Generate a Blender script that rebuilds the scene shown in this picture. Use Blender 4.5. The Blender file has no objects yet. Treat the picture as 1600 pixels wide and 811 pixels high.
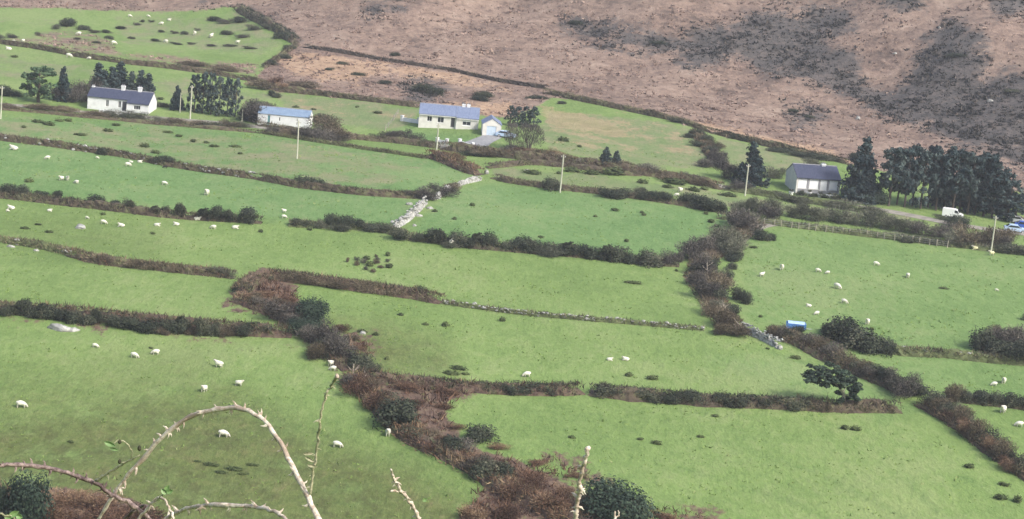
import bpy, bmesh, math, random
import numpy as np
from mathutils import Vector, Matrix

S = bpy.context.scene
C = S.collection
D = bpy.data
rad = math.radians

# ------------------------------------------------------------------ camera, world, sun
FPX = 3000.0                       # focal length in photo pixels (1600 wide)
PITCH, ROLL, ZC = rad(11.4), rad(5.3), 90.0
fwd = np.array([0, math.cos(PITCH), -math.sin(PITCH)])
r0 = np.array([1.0, 0, 0])
u0 = np.array([0, math.sin(PITCH), math.cos(PITCH)])
CR = math.cos(ROLL) * r0 + math.sin(ROLL) * u0
CU = math.cos(ROLL) * u0 - math.sin(ROLL) * r0
CAM = np.array([0, 0, ZC])
cam = D.cameras.new('camera')
cam.sensor_width = 36
cam.lens = 36 * FPX / 1600
cam.clip_start, cam.clip_end = 0.1, 8000
co = D.objects.new('camera', cam)
co.matrix_world = Matrix(((CR[0], CU[0], -fwd[0], CAM[0]), (CR[1], CU[1], -fwd[1], CAM[1]),
                          (CR[2], CU[2], -fwd[2], CAM[2]), (0, 0, 0, 1)))
C.objects.link(co)
S.camera = co

SUN_EL, SUN_AZ = rad(42), rad(128)        # azimuth clockwise from +Y: light comes over the right shoulder
world = D.worlds.new('World')
S.world = world
world.use_nodes = True
wn = world.node_tree.nodes
sky = wn.new('ShaderNodeTexSky')
sky.sky_type = 'NISHITA'
sky.sun_disc = False
sky.sun_elevation, sky.sun_rotation = SUN_EL, SUN_AZ
sky.dust_density = 4.0
sky.ozone_density = 1.0
wn['Background'].inputs['Strength'].default_value = 0.12
world.node_tree.links.new(sky.outputs[0], wn['Background'].inputs['Color'])
sl = D.lights.new('sun', 'SUN')
sl.energy, sl.angle, sl.color = 1.8, rad(10), (1.0, 0.97, 0.92)
so = D.objects.new('sun', sl)
sd = Vector((math.sin(SUN_AZ) * math.cos(SUN_EL), math.cos(SUN_AZ) * math.cos(SUN_EL), math.sin(SUN_EL)))
so.rotation_euler = sd.to_track_quat('Z', 'Y').to_euler()
so.location = (0, 0, 300)
C.objects.link(so)
S.view_settings.view_transform = 'Standard'
S.view_settings.look = 'None'
S.view_settings.exposure = 1.2
S.view_settings.gamma = 1.0
HAZE = 0.00022

# ------------------------------------------------------------------ terrain
_py = np.array([-600, -200, -20, 0, 20, 60, 100, 135, 160, 178, 200, 225, 260, 320, 380, 440, 520, 700, 3000], float)
_pz = np.array([170, 55, 7, -1.75, -11, -32, -51, -65, -70, -70, -67.6, -65, -62, -58.6, -56, -53.5, -50, -44, -30], float)
_gy = np.arange(-600, 3000, 1.0)
_gz = np.interp(_gy, _py, _pz)
_k = np.hanning(31); _k /= _k.sum()
_gs = np.convolve(np.pad(_gz, 15, 'edge'), _k, 'valid')
_near = np.clip((np.abs(_gy) - 8) / 30, 0, 1)
_gz = _gz * (1 - _near) + _gs * _near


def H(x, y):
    x = np.asarray(x, float); y = np.asarray(y, float)
    z = np.interp(y, _gy, _gz)
    amp = np.clip((y - 150) / 60, 0, 1)
    z = z + amp * (0.55 * np.sin(x / 19 + 1.3 + y / 41) * np.sin(y / 23 + .4) + 0.35 * np.sin(x / 9.3 + y / 14.7)
                   + 0.9 * np.sin(x / 53 + .8) + 0.12 * np.sin(x / 3.7 + 1.9 * np.sin(y / 5.1)) * np.sin(y / 4.3))
    s = y - (478 - 0.45 * x + 9 * np.sin(x / 31) + 5 * np.sin(x / 12.3 + 2))
    w = 14.0
    sp = np.where(s > 200, s, w * np.log1p(np.exp(np.clip(s, -300, 200) / w)))
    m = 230 * np.tanh(0.30 * sp / 230)
    hill = np.clip(sp / 40, 0, 1)
    m = m + hill * (0.8 * np.sin(x / 11 + y / 17) * np.sin(y / 9.1) + 0.5 * np.sin(x / 5.3 - y / 7.7) + 1.6 * np.sin(x / 37 + y / 29))
    return ZC + z + m


def ray(px, py):
    d = fwd * FPX + CR * (px - 800) - CU * (py - 405.5)
    return d / np.linalg.norm(d)


_ts = np.arange(120, 1500, 1.5)


def G(px, py):
    """the point of the terrain that photo pixel (px, py) shows, and photo pixels per metre there"""
    d = ray(px, py)
    q = CAM + _ts[:, None] * d
    below = q[:, 2] < H(q[:, 0], q[:, 1])
    i = int(np.argmax(below)) if below.any() else len(_ts) - 1
    a, b = _ts[max(i - 1, 0)], _ts[i]
    for _ in range(14):
        m = (a + b) / 2
        p = CAM + m * d
        if p[2] < H(p[0], p[1]): b = m
        else: a = m
    p = CAM + b * d
    return np.array([p[0], p[1], float(H(p[0], p[1]))]), FPX / b


def project(x, y, z):
    v0, v1, v2 = x - CAM[0], y - CAM[1], z - CAM[2]
    dep = v0 * fwd[0] + v1 * fwd[1] + v2 * fwd[2]
    dep = np.where(dep < 1, 1, dep)
    return (800 + FPX * (v0 * CR[0] + v1 * CR[1] + v2 * CR[2]) / dep,
            405.5 - FPX * (v0 * CU[0] + v1 * CU[1] + v2 * CU[2]) / dep)


# ------------------------------------------------------------------ materials
def material(name, rough=0.9, spec=0.2):
    m = D.materials.new(name)
    m.use_nodes = True
    b = m.node_tree.nodes['Principled BSDF']
    b.inputs['Roughness'].default_value = rough
    b.inputs['Specular IOR Level'].default_value = spec
    return m, m.node_tree.nodes, m.node_tree.links, b


def ramp(n, stops):
    r = n.new('ShaderNodeValToRGB')
    e = r.color_ramp.elements
    while len(e) < len(stops): e.new(0.5)
    for el, (p, c) in zip(e, stops):
        el.position = p
        el.color = (*c, 1) if len(c) == 3 else c
    return r


def noise(n, l, vec, scale, detail=3, rough=0.55, sc=None):
    t = n.new('ShaderNodeTexNoise')
    t.inputs['Scale'].default_value = scale
    t.inputs['Detail'].default_value = detail
    t.inputs['Roughness'].default_value = rough
    if sc is not None:
        mp = n.new('ShaderNodeMapping')
        mp.inputs['Scale'].default_value = sc
        l.new(vec, mp.inputs['Vector'])
        l.new(mp.outputs[0], t.inputs['Vector'])
    else:
        l.new(vec, t.inputs['Vector'])
    return t.outputs['Fac']


def mixc(n, l, fac, a, b, mode='MIX'):
    m = n.new('ShaderNodeMix')
    m.data_type = 'RGBA'
    m.blend_type = mode
    for s, v in ((m.inputs[0], fac), (m.inputs[6], a), (m.inputs[7], b)):
        if isinstance(v, (int, float)): s.default_value = v
        elif isinstance(v, tuple): s.default_value = (*v, 1)
        else: l.new(v, s)
    return m.outputs[2]


def math_(n, l, op, a, b=None, clamp=False):
    m = n.new('ShaderNodeMath')
    m.operation = op
    m.use_clamp = clamp
    for s, v in zip(m.inputs, (a, b)):
        if v is None: continue
        if isinstance(v, (int, float)): s.default_value = v
        else: l.new(v, s)
    return m.outputs[0]


def smooth(n, l, v, lo, hi):
    m = n.new('ShaderNodeMapRange')
    m.interpolation_type = 'SMOOTHSTEP'
    m.inputs['From Min'].default_value, m.inputs['From Max'].default_value = lo, hi
    l.new(v, m.inputs['Value'])
    return m.outputs[0]


def leaf_material(name, stops, rough=0.85):
    """colour of each leaf or blade from its own random number, shifted a little from plant to plant"""
    m, n, l, b = material(name, rough, 0.15)
    a = n.new('ShaderNodeAttribute'); a.attribute_name = 'rnd'
    o = n.new('ShaderNodeObjectInfo')
    v = math_(n, l, 'MULTIPLY_ADD', o.outputs['Random'], 0.46)
    n[-1].inputs[2].default_value = -0.2
    v = math_(n, l, 'ADD', a.outputs['Fac'], v, True)
    r = ramp(n, stops)
    l.new(v, r.inputs[0])
    l.new(r.outputs[0], b.inputs['Base Color'])
    return m


def noisy_material(name, stops, scale=1.0, rough=0.9, spec=0.2, bump=0.0, detail=5, obj=True, sc=None):
    m, n, l, b = material(name, rough, spec)
    tc = n.new('ShaderNodeTexCoord')
    f = noise(n, l, tc.outputs['Object'], scale, detail, 0.6, sc)
    r = ramp(n, stops)
    l.new(f, r.inputs[0])
    l.new(r.outputs[0], b.inputs['Base Color'])
    if bump:
        bp = n.new('ShaderNodeBump')
        bp.inputs['Strength'].default_value = bump
        l.new(f, bp.inputs['Height'])
        l.new(bp.outputs[0], b.inputs['Normal'])
    return m


M = {}
M['gorse'] = leaf_material('gorse leaves', [(0, (.014, .019, .013)), (.35, (.032, .041, .027)), (.7, (.066, .074, .048)), (1, (.12, .115, .078))])
M['evergreen'] = leaf_material('evergreen leaves', [(0, (.014, .024, .017)), (.5, (.033, .054, .036)), (1, (.09, .115, .075))])
M['scrub'] = leaf_material('bare twigs', [(0, (.026, .024, .022)), (.4, (.063, .057, .052)), (.75, (.115, .104, .09)), (1, (.19, .17, .14))])
M['brown'] = leaf_material('brown scrub twigs', [(0, (.034, .029, .02)), (.4, (.084, .068, .047)), (.75, (.15, .122, .082)), (1, (.24, .2, .135))])
M['bracken'] = leaf_material('dead bracken fronds', [(0, (.036, .021, .016)), (.35, (.092, .052, .036)), (.7, (.165, .10, .064)), (1, (.28, .2, .125))])
M['hawthorn'] = leaf_material('mossy hawthorn twigs', [(0, (.035, .04, .028)), (.4, (.085, .092, .064)), (.8, (.145, .148, .105)), (1, (.23, .22, .165))])
M['rough'] = leaf_material('rough bank grass', [(0, (.035, .034, .022)), (.3, (.085, .075, .048)), (.6, (.14, .13, .075)), (.85, (.17, .19, .085)), (1, (.27, .22, .15))])
M['heather'] = leaf_material('heather sprigs', [(0, (.022, .021, .02)), (.45, (.055, .051, .048)), (.75, (.11, .095, .082)), (1, (.25, .19, .15))])
M['bankveg'] = leaf_material('dark bank growth', [(0, (.026, .022, .016)), (.35, (.066, .055, .04)), (.6, (.11, .093, .063)), (.8, (.135, .145, .07)), (1, (.2, .17, .115))])
M['rush'] = leaf_material('rush blades', [(0, (.028, .038, .016)), (.5, (.062, .085, .033)), (1, (.13, .16, .06))])
M['grassb'] = leaf_material('grass blades', [(0, (.12, .18, .05)), (.4, (.17, .26, .07)), (.8, (.22, .30, .095)), (1, (.28, .31, .14))])
M['heath'] = leaf_material('moor grass and heather', [(0, (.08, .062, .055)), (.35, (.165, .118, .10)), (.7, (.26, .185, .155)), (1, (.37, .28, .225))])
M['pine'] = leaf_material('pine needles', [(0, (.012, .022, .026)), (.35, (.028, .046, .048)), (.7, (.058, .08, .076)), (1, (.10, .125, .11))])
M['cypress'] = leaf_material('cypress leaves', [(0, (.018, .035, .02)), (.5, (.045, .085, .045)), (1, (.11, .16, .085))])
M['soil'] = noisy_material('bank soil and moss', [(.3, (.045, .034, .026)), (.5, (.09, .07, .05)), (.62, (.11, .115, .055)), (.8, (.15, .12, .085))], 0.8, bump=.6)
M['darksoil'] = noisy_material('dark peat', [(.3, (.03, .025, .022)), (.6, (.075, .06, .05)), (.8, (.11, .09, .07))], 1.2, bump=.6)
M['redsoil'] = noisy_material('bracken litter', [(.3, (.045, .032, .027)), (.45, (.09, .06, .047)), (.58, (.115, .088, .06)), (.66, (.10, .115, .05)), (.8, (.2, .145, .11))], 0.9, bump=.6)
M['greenbank'] = noisy_material('grassy bank', [(.3, (.045, .05, .028)), (.5, (.09, .11, .045)), (.75, (.15, .17, .08))], 0.9, bump=.6)
M['bark'] = noisy_material('bark', [(.3, (.045, .036, .03)), (.7, (.13, .105, .085))], 2.5, bump=.5, sc=(1, 1, .25))
M['palewood'] = noisy_material('bleached wood', [(.3, (.3, .25, .2)), (.7, (.55, .49, .42))], 6, bump=.3, sc=(1, 1, .2))
M['stone'] = noisy_material('lichened stone', [(.28, (.12, .115, .105)), (.45, (.25, .25, .235)), (.6, (.38, .38, .355)), (.78, (.56, .56, .52))], 2.2, bump=.6)
M['darkstone'] = noisy_material('grey stone', [(.28, (.09, .085, .08)), (.5, (.22, .21, .19)), (.75, (.42, .41, .37))], 2.0, bump=.6)
M['wool'] = noisy_material('wool', [(.3, (.5, .49, .4)), (.7, (.7, .69, .6))], 9, 0.95, .1, .5)
M['woolyellow'] = noisy_material('yellow stained wool', [(.3, (.5, .47, .26)), (.7, (.68, .64, .4))], 9, .95)
M['woolgrey'] = noisy_material('dull wool', [(.3, (.42, .42, .34)), (.7, (.6, .6, .5))], 9, 0.95, .1, .5)
M['face'] = noisy_material('sheep face', [(.3, (.45, .42, .36)), (.7, (.62, .58, .5))], 12, .9)
M['black'] = noisy_material('black wool', [(.3, (.012, .011, .012)), (.7, (.035, .03, .03))], 9, .95)
M['white'] = noisy_material('white render', [(.25, (.54, .55, .55)), (.5, (.66, .67, .67)), (.8, (.71, .72, .72))], .9, .85, .2)
M['cream'] = noisy_material('cream render', [(.25, (.5, .49, .45)), (.5, (.6, .59, .55)), (.8, (.65, .64, .6))], .9, .85, .2)
M['greyrender'] = noisy_material('grey render', [(.25, (.22, .22, .235)), (.75, (.3, .3, .315))], .9, .85, .2)
M['slate'] = noisy_material('dark slate', [(.3, (.028, .033, .06)), (.5, (.043, .05, .085)), (.8, (.07, .078, .115))], 1.4, .55, .4, .2, sc=(3, 1, 1))
M['blueslate'] = noisy_material('weathered blue slate', [(.3, (.105, .135, .21)), (.5, (.15, .185, .275)), (.8, (.2, .24, .33))], 1.2, .6, .4, .2, sc=(3, 1, 1))
M['tin'] = noisy_material('pale blue painted tin', [(.3, (.14, .2, .29)), (.6, (.19, .26, .355)), (.85, (.24, .31, .4))], 1.0, .5, .4, .1)
M['ridge'] = noisy_material('ridge tile', [(.3, (.16, .16, .18)), (.7, (.27, .27, .28))], 3, .8)
M['glass'] = material('window glass', .08, .6)[0]
M['glass'].node_tree.nodes['Principled BSDF'].inputs['Base Color'].default_value = (.02, .025, .03, 1)
M['frame'] = noisy_material('window frame paint', [(.3, (.6, .6, .58)), (.7, (.75, .75, .73))], 4, .5)
M['curtain'] = noisy_material('net curtain', [(.3, (.7, .72, .74)), (.7, (.82, .83, .83))], 2, .9, .1, .3, sc=(8, 1, 1))
M['doordark'] = noisy_material('dark door paint', [(.3, (.05, .05, .06)), (.7, (.09, .09, .1))], 3, .5)
M['doorgreen'] = noisy_material('teal door paint', [(.3, (.10, .22, .24)), (.7, (.16, .3, .31))], 3, .5)
M['doorblue'] = noisy_material('pale blue door paint', [(.3, (.44, .55, .66)), (.7, (.54, .64, .74))], 3, .5)
M['tarmac'] = noisy_material('driveway tarmac', [(.3, (.2, .2, .205)), (.7, (.3, .3, .3))], 1.5, .9)
M['lane'] = noisy_material('lane gravel', [(.3, (.17, .16, .14)), (.6, (.28, .26, .22)), (.8, (.22, .23, .14))], .8, .95, bump=.3)
M['pole'] = noisy_material('weathered pole wood', [(.3, (.36, .36, .28)), (.7, (.56, .56, .45))], 3, .8, sc=(1, 1, .1))
M['postwood'] = noisy_material('fence post wood', [(.3, (.22, .2, .16)), (.7, (.42, .39, .32))], 5, .9, sc=(1, 1, .2))
M['wire'] = noisy_material('galvanised wire', [(.3, (.3, .3, .3)), (.7, (.45, .45, .45))], 8, .5)
M['porcelain'] = noisy_material('porcelain', [(.3, (.5, .5, .5)), (.7, (.7, .7, .7))], 8, .3)
M['vanpaint'] = noisy_material('white vehicle paint', [(.3, (.74, .75, .74)), (.7, (.8, .8, .79))], 1.5, .35, .5)
M['bluepaint'] = noisy_material('blue vehicle paint', [(.3, (.03, .09, .42)), (.7, (.045, .12, .5))], 1.5, .35, .5)
M['skypaint'] = noisy_material('pale blue vehicle paint', [(.3, (.38, .5, .68)), (.7, (.46, .58, .74))], 1.5, .4, .5)
M['brightblue'] = noisy_material('bright blue sheet', [(.3, (.06, .2, .52)), (.7, (.09, .26, .6))], 2, .5, .4)
M['lightblue'] = noisy_material('faded blue sheet', [(.3, (.3, .45, .72)), (.7, (.42, .56, .78))], 2, .6, .3)
M['rubber'] = noisy_material('tyre rubber', [(.3, (.012, .012, .012)), (.7, (.03, .03, .03))], 6, .9)
M['metal'] = noisy_material('grey metal', [(.3, (.35, .35, .35)), (.7, (.5, .5, .5))], 4, .4)
M['lamp'] = noisy_material('lamp glass', [(.3, (.55, .55, .55)), (.7, (.7, .7, .68))], 4, .2, .6)
M['redlamp'] = noisy_material('red lamp glass', [(.3, (.35, .02, .02)), (.7, (.45, .03, .03))], 4, .2, .6)
M['leafgreen'] = noisy_material('bramble leaf', [(.3, (.10, .18, .06)), (.7, (.2, .3, .12))], 60, .5, .4)
M['bud'] = noisy_material('dark bud', [(.3, (.02, .02, .015)), (.7, (.06, .06, .03))], 200, .6)


def cane_material(name, top, low):
    m, n, l, b = material(name, .6, .35)
    tc = n.new('ShaderNodeTexCoord')
    f = noise(n, l, tc.outputs['Object'], 150, 6, .7)
    f2 = noise(n, l, tc.outputs['Object'], 22, 3, .6)
    r = ramp(n, [(.38, low), (.5, tuple((a + c) / 2 for a, c in zip(top, low))), (.6, top)])
    l.new(f, r.inputs[0])
    c = mixc(n, l, smooth(n, l, f2, .45, .75), r.outputs[0], low)
    l.new(c, b.inputs['Base Color'])
    bp = n.new('ShaderNodeBump'); bp.inputs['Strength'].default_value = .4; bp.inputs['Distance'].default_value = .002
    l.new(f, bp.inputs['Height']); l.new(bp.outputs[0], b.inputs['Normal'])
    return m


M['canepale'] = cane_material('pale dry cane', (.68, .61, .5), (.3, .23, .17))
M['canegreen'] = cane_material('greenish cane', (.48, .44, .3), (.16, .17, .09))
M['canedark'] = cane_material('purple brown cane', (.3, .23, .2), (.06, .035, .035))

# ------------------------------------------------------------------ ground
rng = np.random.default_rng(7)
random.seed(7)


def grow(a, b, s, k):
    out, v = [], a
    while (v < b) if s > 0 else (v > b):
        out.append(v); v += s; s *= k
    return out


xs = np.array(sorted(set(np.round(np.concatenate([np.arange(-160, 160.1, .75), grow(160, 1300, 2, 1.15), grow(-160, -1300, -2, 1.15)]), 3))))
ys = np.array(sorted(set(np.round(np.concatenate([np.arange(176, 600, .9), grow(600, 1500, 1.5, 1.1), grow(176, 10, -2, 1.1), np.arange(-10, 12, 1.0), grow(-10, -560, -2, 1.2)]), 3))))
GX, GY = np.meshgrid(xs, ys)
GZ = H(GX, GY)
nx, ny = len(xs), len(ys)
verts = np.stack([GX.ravel(), GY.ravel(), GZ.ravel()], 1)
idx = np.arange(nx * ny).reshape(ny, nx)
quads = np.stack([idx[:-1, :-1].ravel(), idx[:-1, 1:].ravel(), idx[1:, 1:].ravel(), idx[1:, :-1].ravel()], 1)


def np_mesh(name, v, f, mats, rnd=None, smooth_=False, matidx=None):
    """mesh from numpy arrays: v (n,3), f (m,k) with one k"""
    me = D.meshes.new(name)
    v = np.asarray(v, np.float32); f = np.asarray(f, np.int32)
    me.vertices.add(len(v)); me.vertices.foreach_set('co', v.ravel())
    k = f.shape[1]
    me.loops.add(f.size); me.loops.foreach_set('vertex_index', f.ravel())
    me.polygons.add(len(f)); me.polygons.foreach_set('loop_start', np.arange(0, f.size, k, dtype=np.int32))
    if rnd is not None:
        at = me.attributes.new('rnd', 'FLOAT', 'FACE')
        at.data.foreach_set('value', np.asarray(rnd, np.float32))
    for m in mats: me.materials.append(m)
    if matidx is not None: me.polygons.foreach_set('material_index', np.asarray(matidx, np.int32))
    me.polygons.foreach_set('use_smooth', np.full(len(f), smooth_))
    me.update(calc_edges=True)
    me.validate()
    return me


def link(name, me, parent=None, loc=None):
    o = D.objects.new(name, me)
    C.objects.link(o)
    if parent is not None: o.parent = parent
    if loc is not None: o.location = loc
    return o


def tag(o, label=None, cat=None, group=None, kind=None):
    if label: o['label'] = label
    if cat: o['category'] = cat
    if group: o['group'] = group
    if kind: o['kind'] = kind
    return o


def empty(name, loc, rz=0.0):
    o = D.objects.new(name, None)
    C.objects.link(o)
    o.empty_display_size = .3
    o.location = loc
    o.rotation_euler = (0, 0, rz)
    return o


PX, PY = project(GX.ravel(), GY.ravel(), GZ.ravel())
INVIEW = (GY.ravel() > 150)


def poly_mask(poly, soft=6):
    """soft 0..1 mask of the ground vertices that lie inside the outline"""
    poly = np.array(poly, float)
    inside = np.zeros(len(PX), bool)
    dist = np.full(len(PX), 1e9)
    n = len(poly)
    for i in range(n):
        x1, y1 = poly[i]; x2, y2 = poly[(i + 1) % n]
        c = ((y1 > PY) != (y2 > PY))
        with np.errstate(divide='ignore', invalid='ignore'):
            xi = (x2 - x1) * (PY - y1) / (y2 - y1 if y2 != y1 else 1e-9) + x1
        inside ^= c & (PX < xi)
        dx, dy = x2 - x1, y2 - y1
        t = np.clip(((PX - x1) * dx + (PY - y1) * dy) / (dx * dx + dy * dy + 1e-9), 0, 1)
        dist = np.minimum(dist, np.hypot(PX - x1 - t * dx, PY - y1 - t * dy))
    sd_ = np.where(inside, dist, -dist)
    return np.clip(.5 + sd_ / (2 * soft), 0, 1) * INVIEW


def many(polys, soft=6):
    m = np.zeros(len(PX))
    for p in polys: m = np.maximum(m, poly_mask(p, soft))
    return m


MOOR = [[(-3000, 6), (60, 12), (180, 17), (290, 18), (372, 10), (430, 45), (462, 70), (440, 88), (412, 108), (392, 130), (430, 143),
         (560, 156), (650, 167), (760, 182), (795, 185), (840, 166), (862, 150), (930, 162), (1000, 177), (1060, 190), (1112, 208),
         (1200, 228), (1290, 247), (1330, 257), (1400, 272), (1600, 302), (4000, 600), (4000, -3000), (-3000, -3000)],
        ]
MOOR2 = [[(-400, 40), (0, 55), (40, 52), (95, 38), (150, 46), (178, 58), (190, 76), (240, 76), (330, 88), (420, 92), (400, 124), (330, 118), (240, 102), (130, 89), (0, 66), (-400, 30)],
        [(395, 125), (470, 130), (600, 150), (660, 168), (560, 158), (430, 146)]]
HEATH = [[(1090, 45), (1140, 42), (1200, 18), (1320, 12), (1332, 38), (1290, 58), (1300, 76), (1345, 92), (1342, 122), (1400, 152), (1425, 90),
          (1478, 30), (1530, 48), (1542, 92), (1532, 112), (1700, 120), (1700, 290), (1500, 222), (1440, 197), (1380, 182), (1320, 142),
          (1240, 122), (1200, 112), (1150, 92), (1085, 97), (1040, 80), (1000, 72), (960, 76), (920, 56), (880, 36), (900, 25), (960, 45), (1010, 55), (1060, 60)],
         [(1545, -40), (1760, -60), (1760, 60), (1600, 20), (1560, 20)], [(1225, 165), (1290, 175), (1270, 195), (1230, 182)],
         [(575, 8), (628, 10), (620, 20), (580, 18)], [(640, 130), (690, 138), (680, 158), (640, 152)], [(380, 14), (440, 46), (462, 66), (430, 60), (360, 30), (300, 24)],
         [(1370, -30), (1440, -30), (1436, 18), (1390, 12)], [(1700, -100), (2400, -100), (2400, 200), (1800, 200)]]
TAN = [[(430, 82), (520, 86), (640, 105), (780, 132), (800, 142), (700, 128), (610, 112), (560, 118), (560, 132), (500, 124), (450, 112)],
       [(690, 162), (760, 158), (800, 160), (790, 182), (760, 182), (720, 172)], [(845, 166), (900, 176), (960, 192), (990, 215), (930, 212), (880, 205), (855, 195)], [(1060, 190), (1300, 250), (1330, 256), (1300, 235), (1110, 195)]]
BRK2 = [[(0, 505), (100, 515), (250, 525), (380, 545), (440, 548), (480, 530), (380, 522), (200, 505), (0, 490)], [(850, 690), (930, 728), (965, 750), (1010, 775), (1150, 795), (1170, 1000), (880, 1000), (900, 780), (820, 730)],
         [(520, 500), (590, 515), (600, 560), (560, 575), (530, 545)], [(560, 590), (690, 600), (760, 612), (700, 640), (740, 690), (850, 720), (800, 740), (690, 700), (620, 640)], [(360, 455), (400, 470), (420, 500), (370, 500), (330, 480)]]
BRK = [[(-300, 755), (0, 768), (70, 758), (150, 772), (215, 786), (275, 830), (275, 1000), (-300, 1000)],
       [(700, 830), (735, 790), (765, 748), (690, 700), (640, 685), (600, 640), (560, 590), (600, 592), (690, 602), (745, 610), (700, 625), (700, 650),
        (720, 690), (790, 715), (850, 735), (900, 760), (920, 800), (900, 1000), (690, 1000)],
       [(395, 430), (440, 432), (460, 445), (470, 470), (510, 510), (540, 540), (510, 545), (480, 530), (440, 500), (380, 480), (365, 460)],]
LUSH = [[(-300, 172), (0, 182), (240, 192), (400, 208), (690, 250), (745, 272), (690, 300), (612, 356), (440, 345), (0, 300), (-300, 280)],
        [(760, 286), (930, 300), (1130, 330), (1150, 345), (1080, 400), (940, 398), (760, 380), (640, 362), (690, 305)],
        [(610, 195), (680, 210), (750, 215), (740, 225), (690, 228), (620, 210)], [(610, 195), (680, 210), (740, 218)]]
LUSH2 = [[(1150, 360), (1300, 366), (1450, 388), (1900, 420), (1900, 700), (1500, 620), (1400, 590), (1250, 520), (1160, 500), (1165, 440)], [(1240, 560), (1380, 600), (1430, 640), (1380, 660), (1250, 620), (1100, 560)]]
TRK = [[(1130, 688), (1290, 742), (1420, 808), (1412, 812), (1286, 746), (1128, 691)], [(1060, 728), (1240, 782), (1300, 812), (1294, 814), (1236, 786), (1058, 731)], [(1418, 745), (1470, 800), (1462, 804), (1412, 749)], [(1165, 540), (1300, 575), (1298, 579), (1163, 544)], [(1500, 740), (1560, 768), (1552, 772), (1496, 744)]]
PALE2 = [[(170, 18), (290, 20), (372, 14), (452, 66), (410, 96), (330, 86), (200, 76), (180, 58)], [(-300, 75), (0, 78), (240, 112), (420, 135), (440, 165), (250, 160), (100, 130), (-300, 110)], [(-300, 168), (0, 178), (240, 192), (400, 208), (560, 232), (690, 252), (600, 300), (440, 286), (200, 244), (0, 218), (-300, 200)],
         [(-300, 20), (150, 30), (60, 45), (-300, 40)]]
PALE = [[(860, 175), (1000, 185), (1085, 205), (1110, 262), (1000, 258), (860, 235), (845, 200)], [(770, 262), (900, 270), (1050, 290), (1180, 312), (1420, 340), (1400, 350), (1150, 322), (930, 294), (770, 280)],
        [(430, 145), (560, 158), (655, 172), (640, 190), (600, 205), (540, 195), (500, 180), (450, 172)],
        [(1120, 215), (1290, 250), (1230, 262), (1140, 262)]]
OLIVE = [[(-300, 600), (0, 580), (300, 560), (420, 640), (560, 700), (700, 745), (740, 790), (700, 900), (-300, 900)],
         [(520, 505), (600, 515), (690, 540), (700, 575), (560, 585), (530, 545)], [(-300, 350), (0, 352), (140, 358), (250, 372), (240, 388), (100, 380), (-300, 366)]]
wA = np.zeros((len(PX), 4), np.float32); wB = np.zeros((len(PX), 4), np.float32); wA[:, 3] = wB[:, 3] = 1
wA[:, 0] = np.maximum(np.maximum(many(MOOR, 7), .52 * many(MOOR2, 10)), ((GY.ravel() > 640) | (GZ.ravel() > ZC + 5)) * 1.0)
wA[:, 1] = many(HEATH, 30)
wA[:, 2] = np.maximum(many(BRK, 12), .5 * many(BRK2, 14))
wB[:, 0] = np.maximum(many(TAN, 10), .43 * many([[(845, 166), (1000, 180), (1085, 205), (1100, 250), (1000, 255), (860, 235)], [(430, 145), (560, 158), (655, 172), (640, 190), (540, 195), (450, 172)]], 14))
wB[:, 1] = np.maximum(many(LUSH, 8), .5 * many(LUSH2, 12))
wB[:, 2] = np.maximum(many(PALE, 10), .56 * many(PALE2, 14))
olive = np.maximum(.42 * many(OLIVE, 40), many([[(-300, 690), (0, 660), (200, 620), (360, 610), (480, 680), (640, 730), (730, 790), (700, 900), (-300, 900)], [(520, 505), (600, 515), (690, 540), (700, 575), (560, 585), (530, 545)]], 34))
trk = many(TRK, 2.5)


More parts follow.
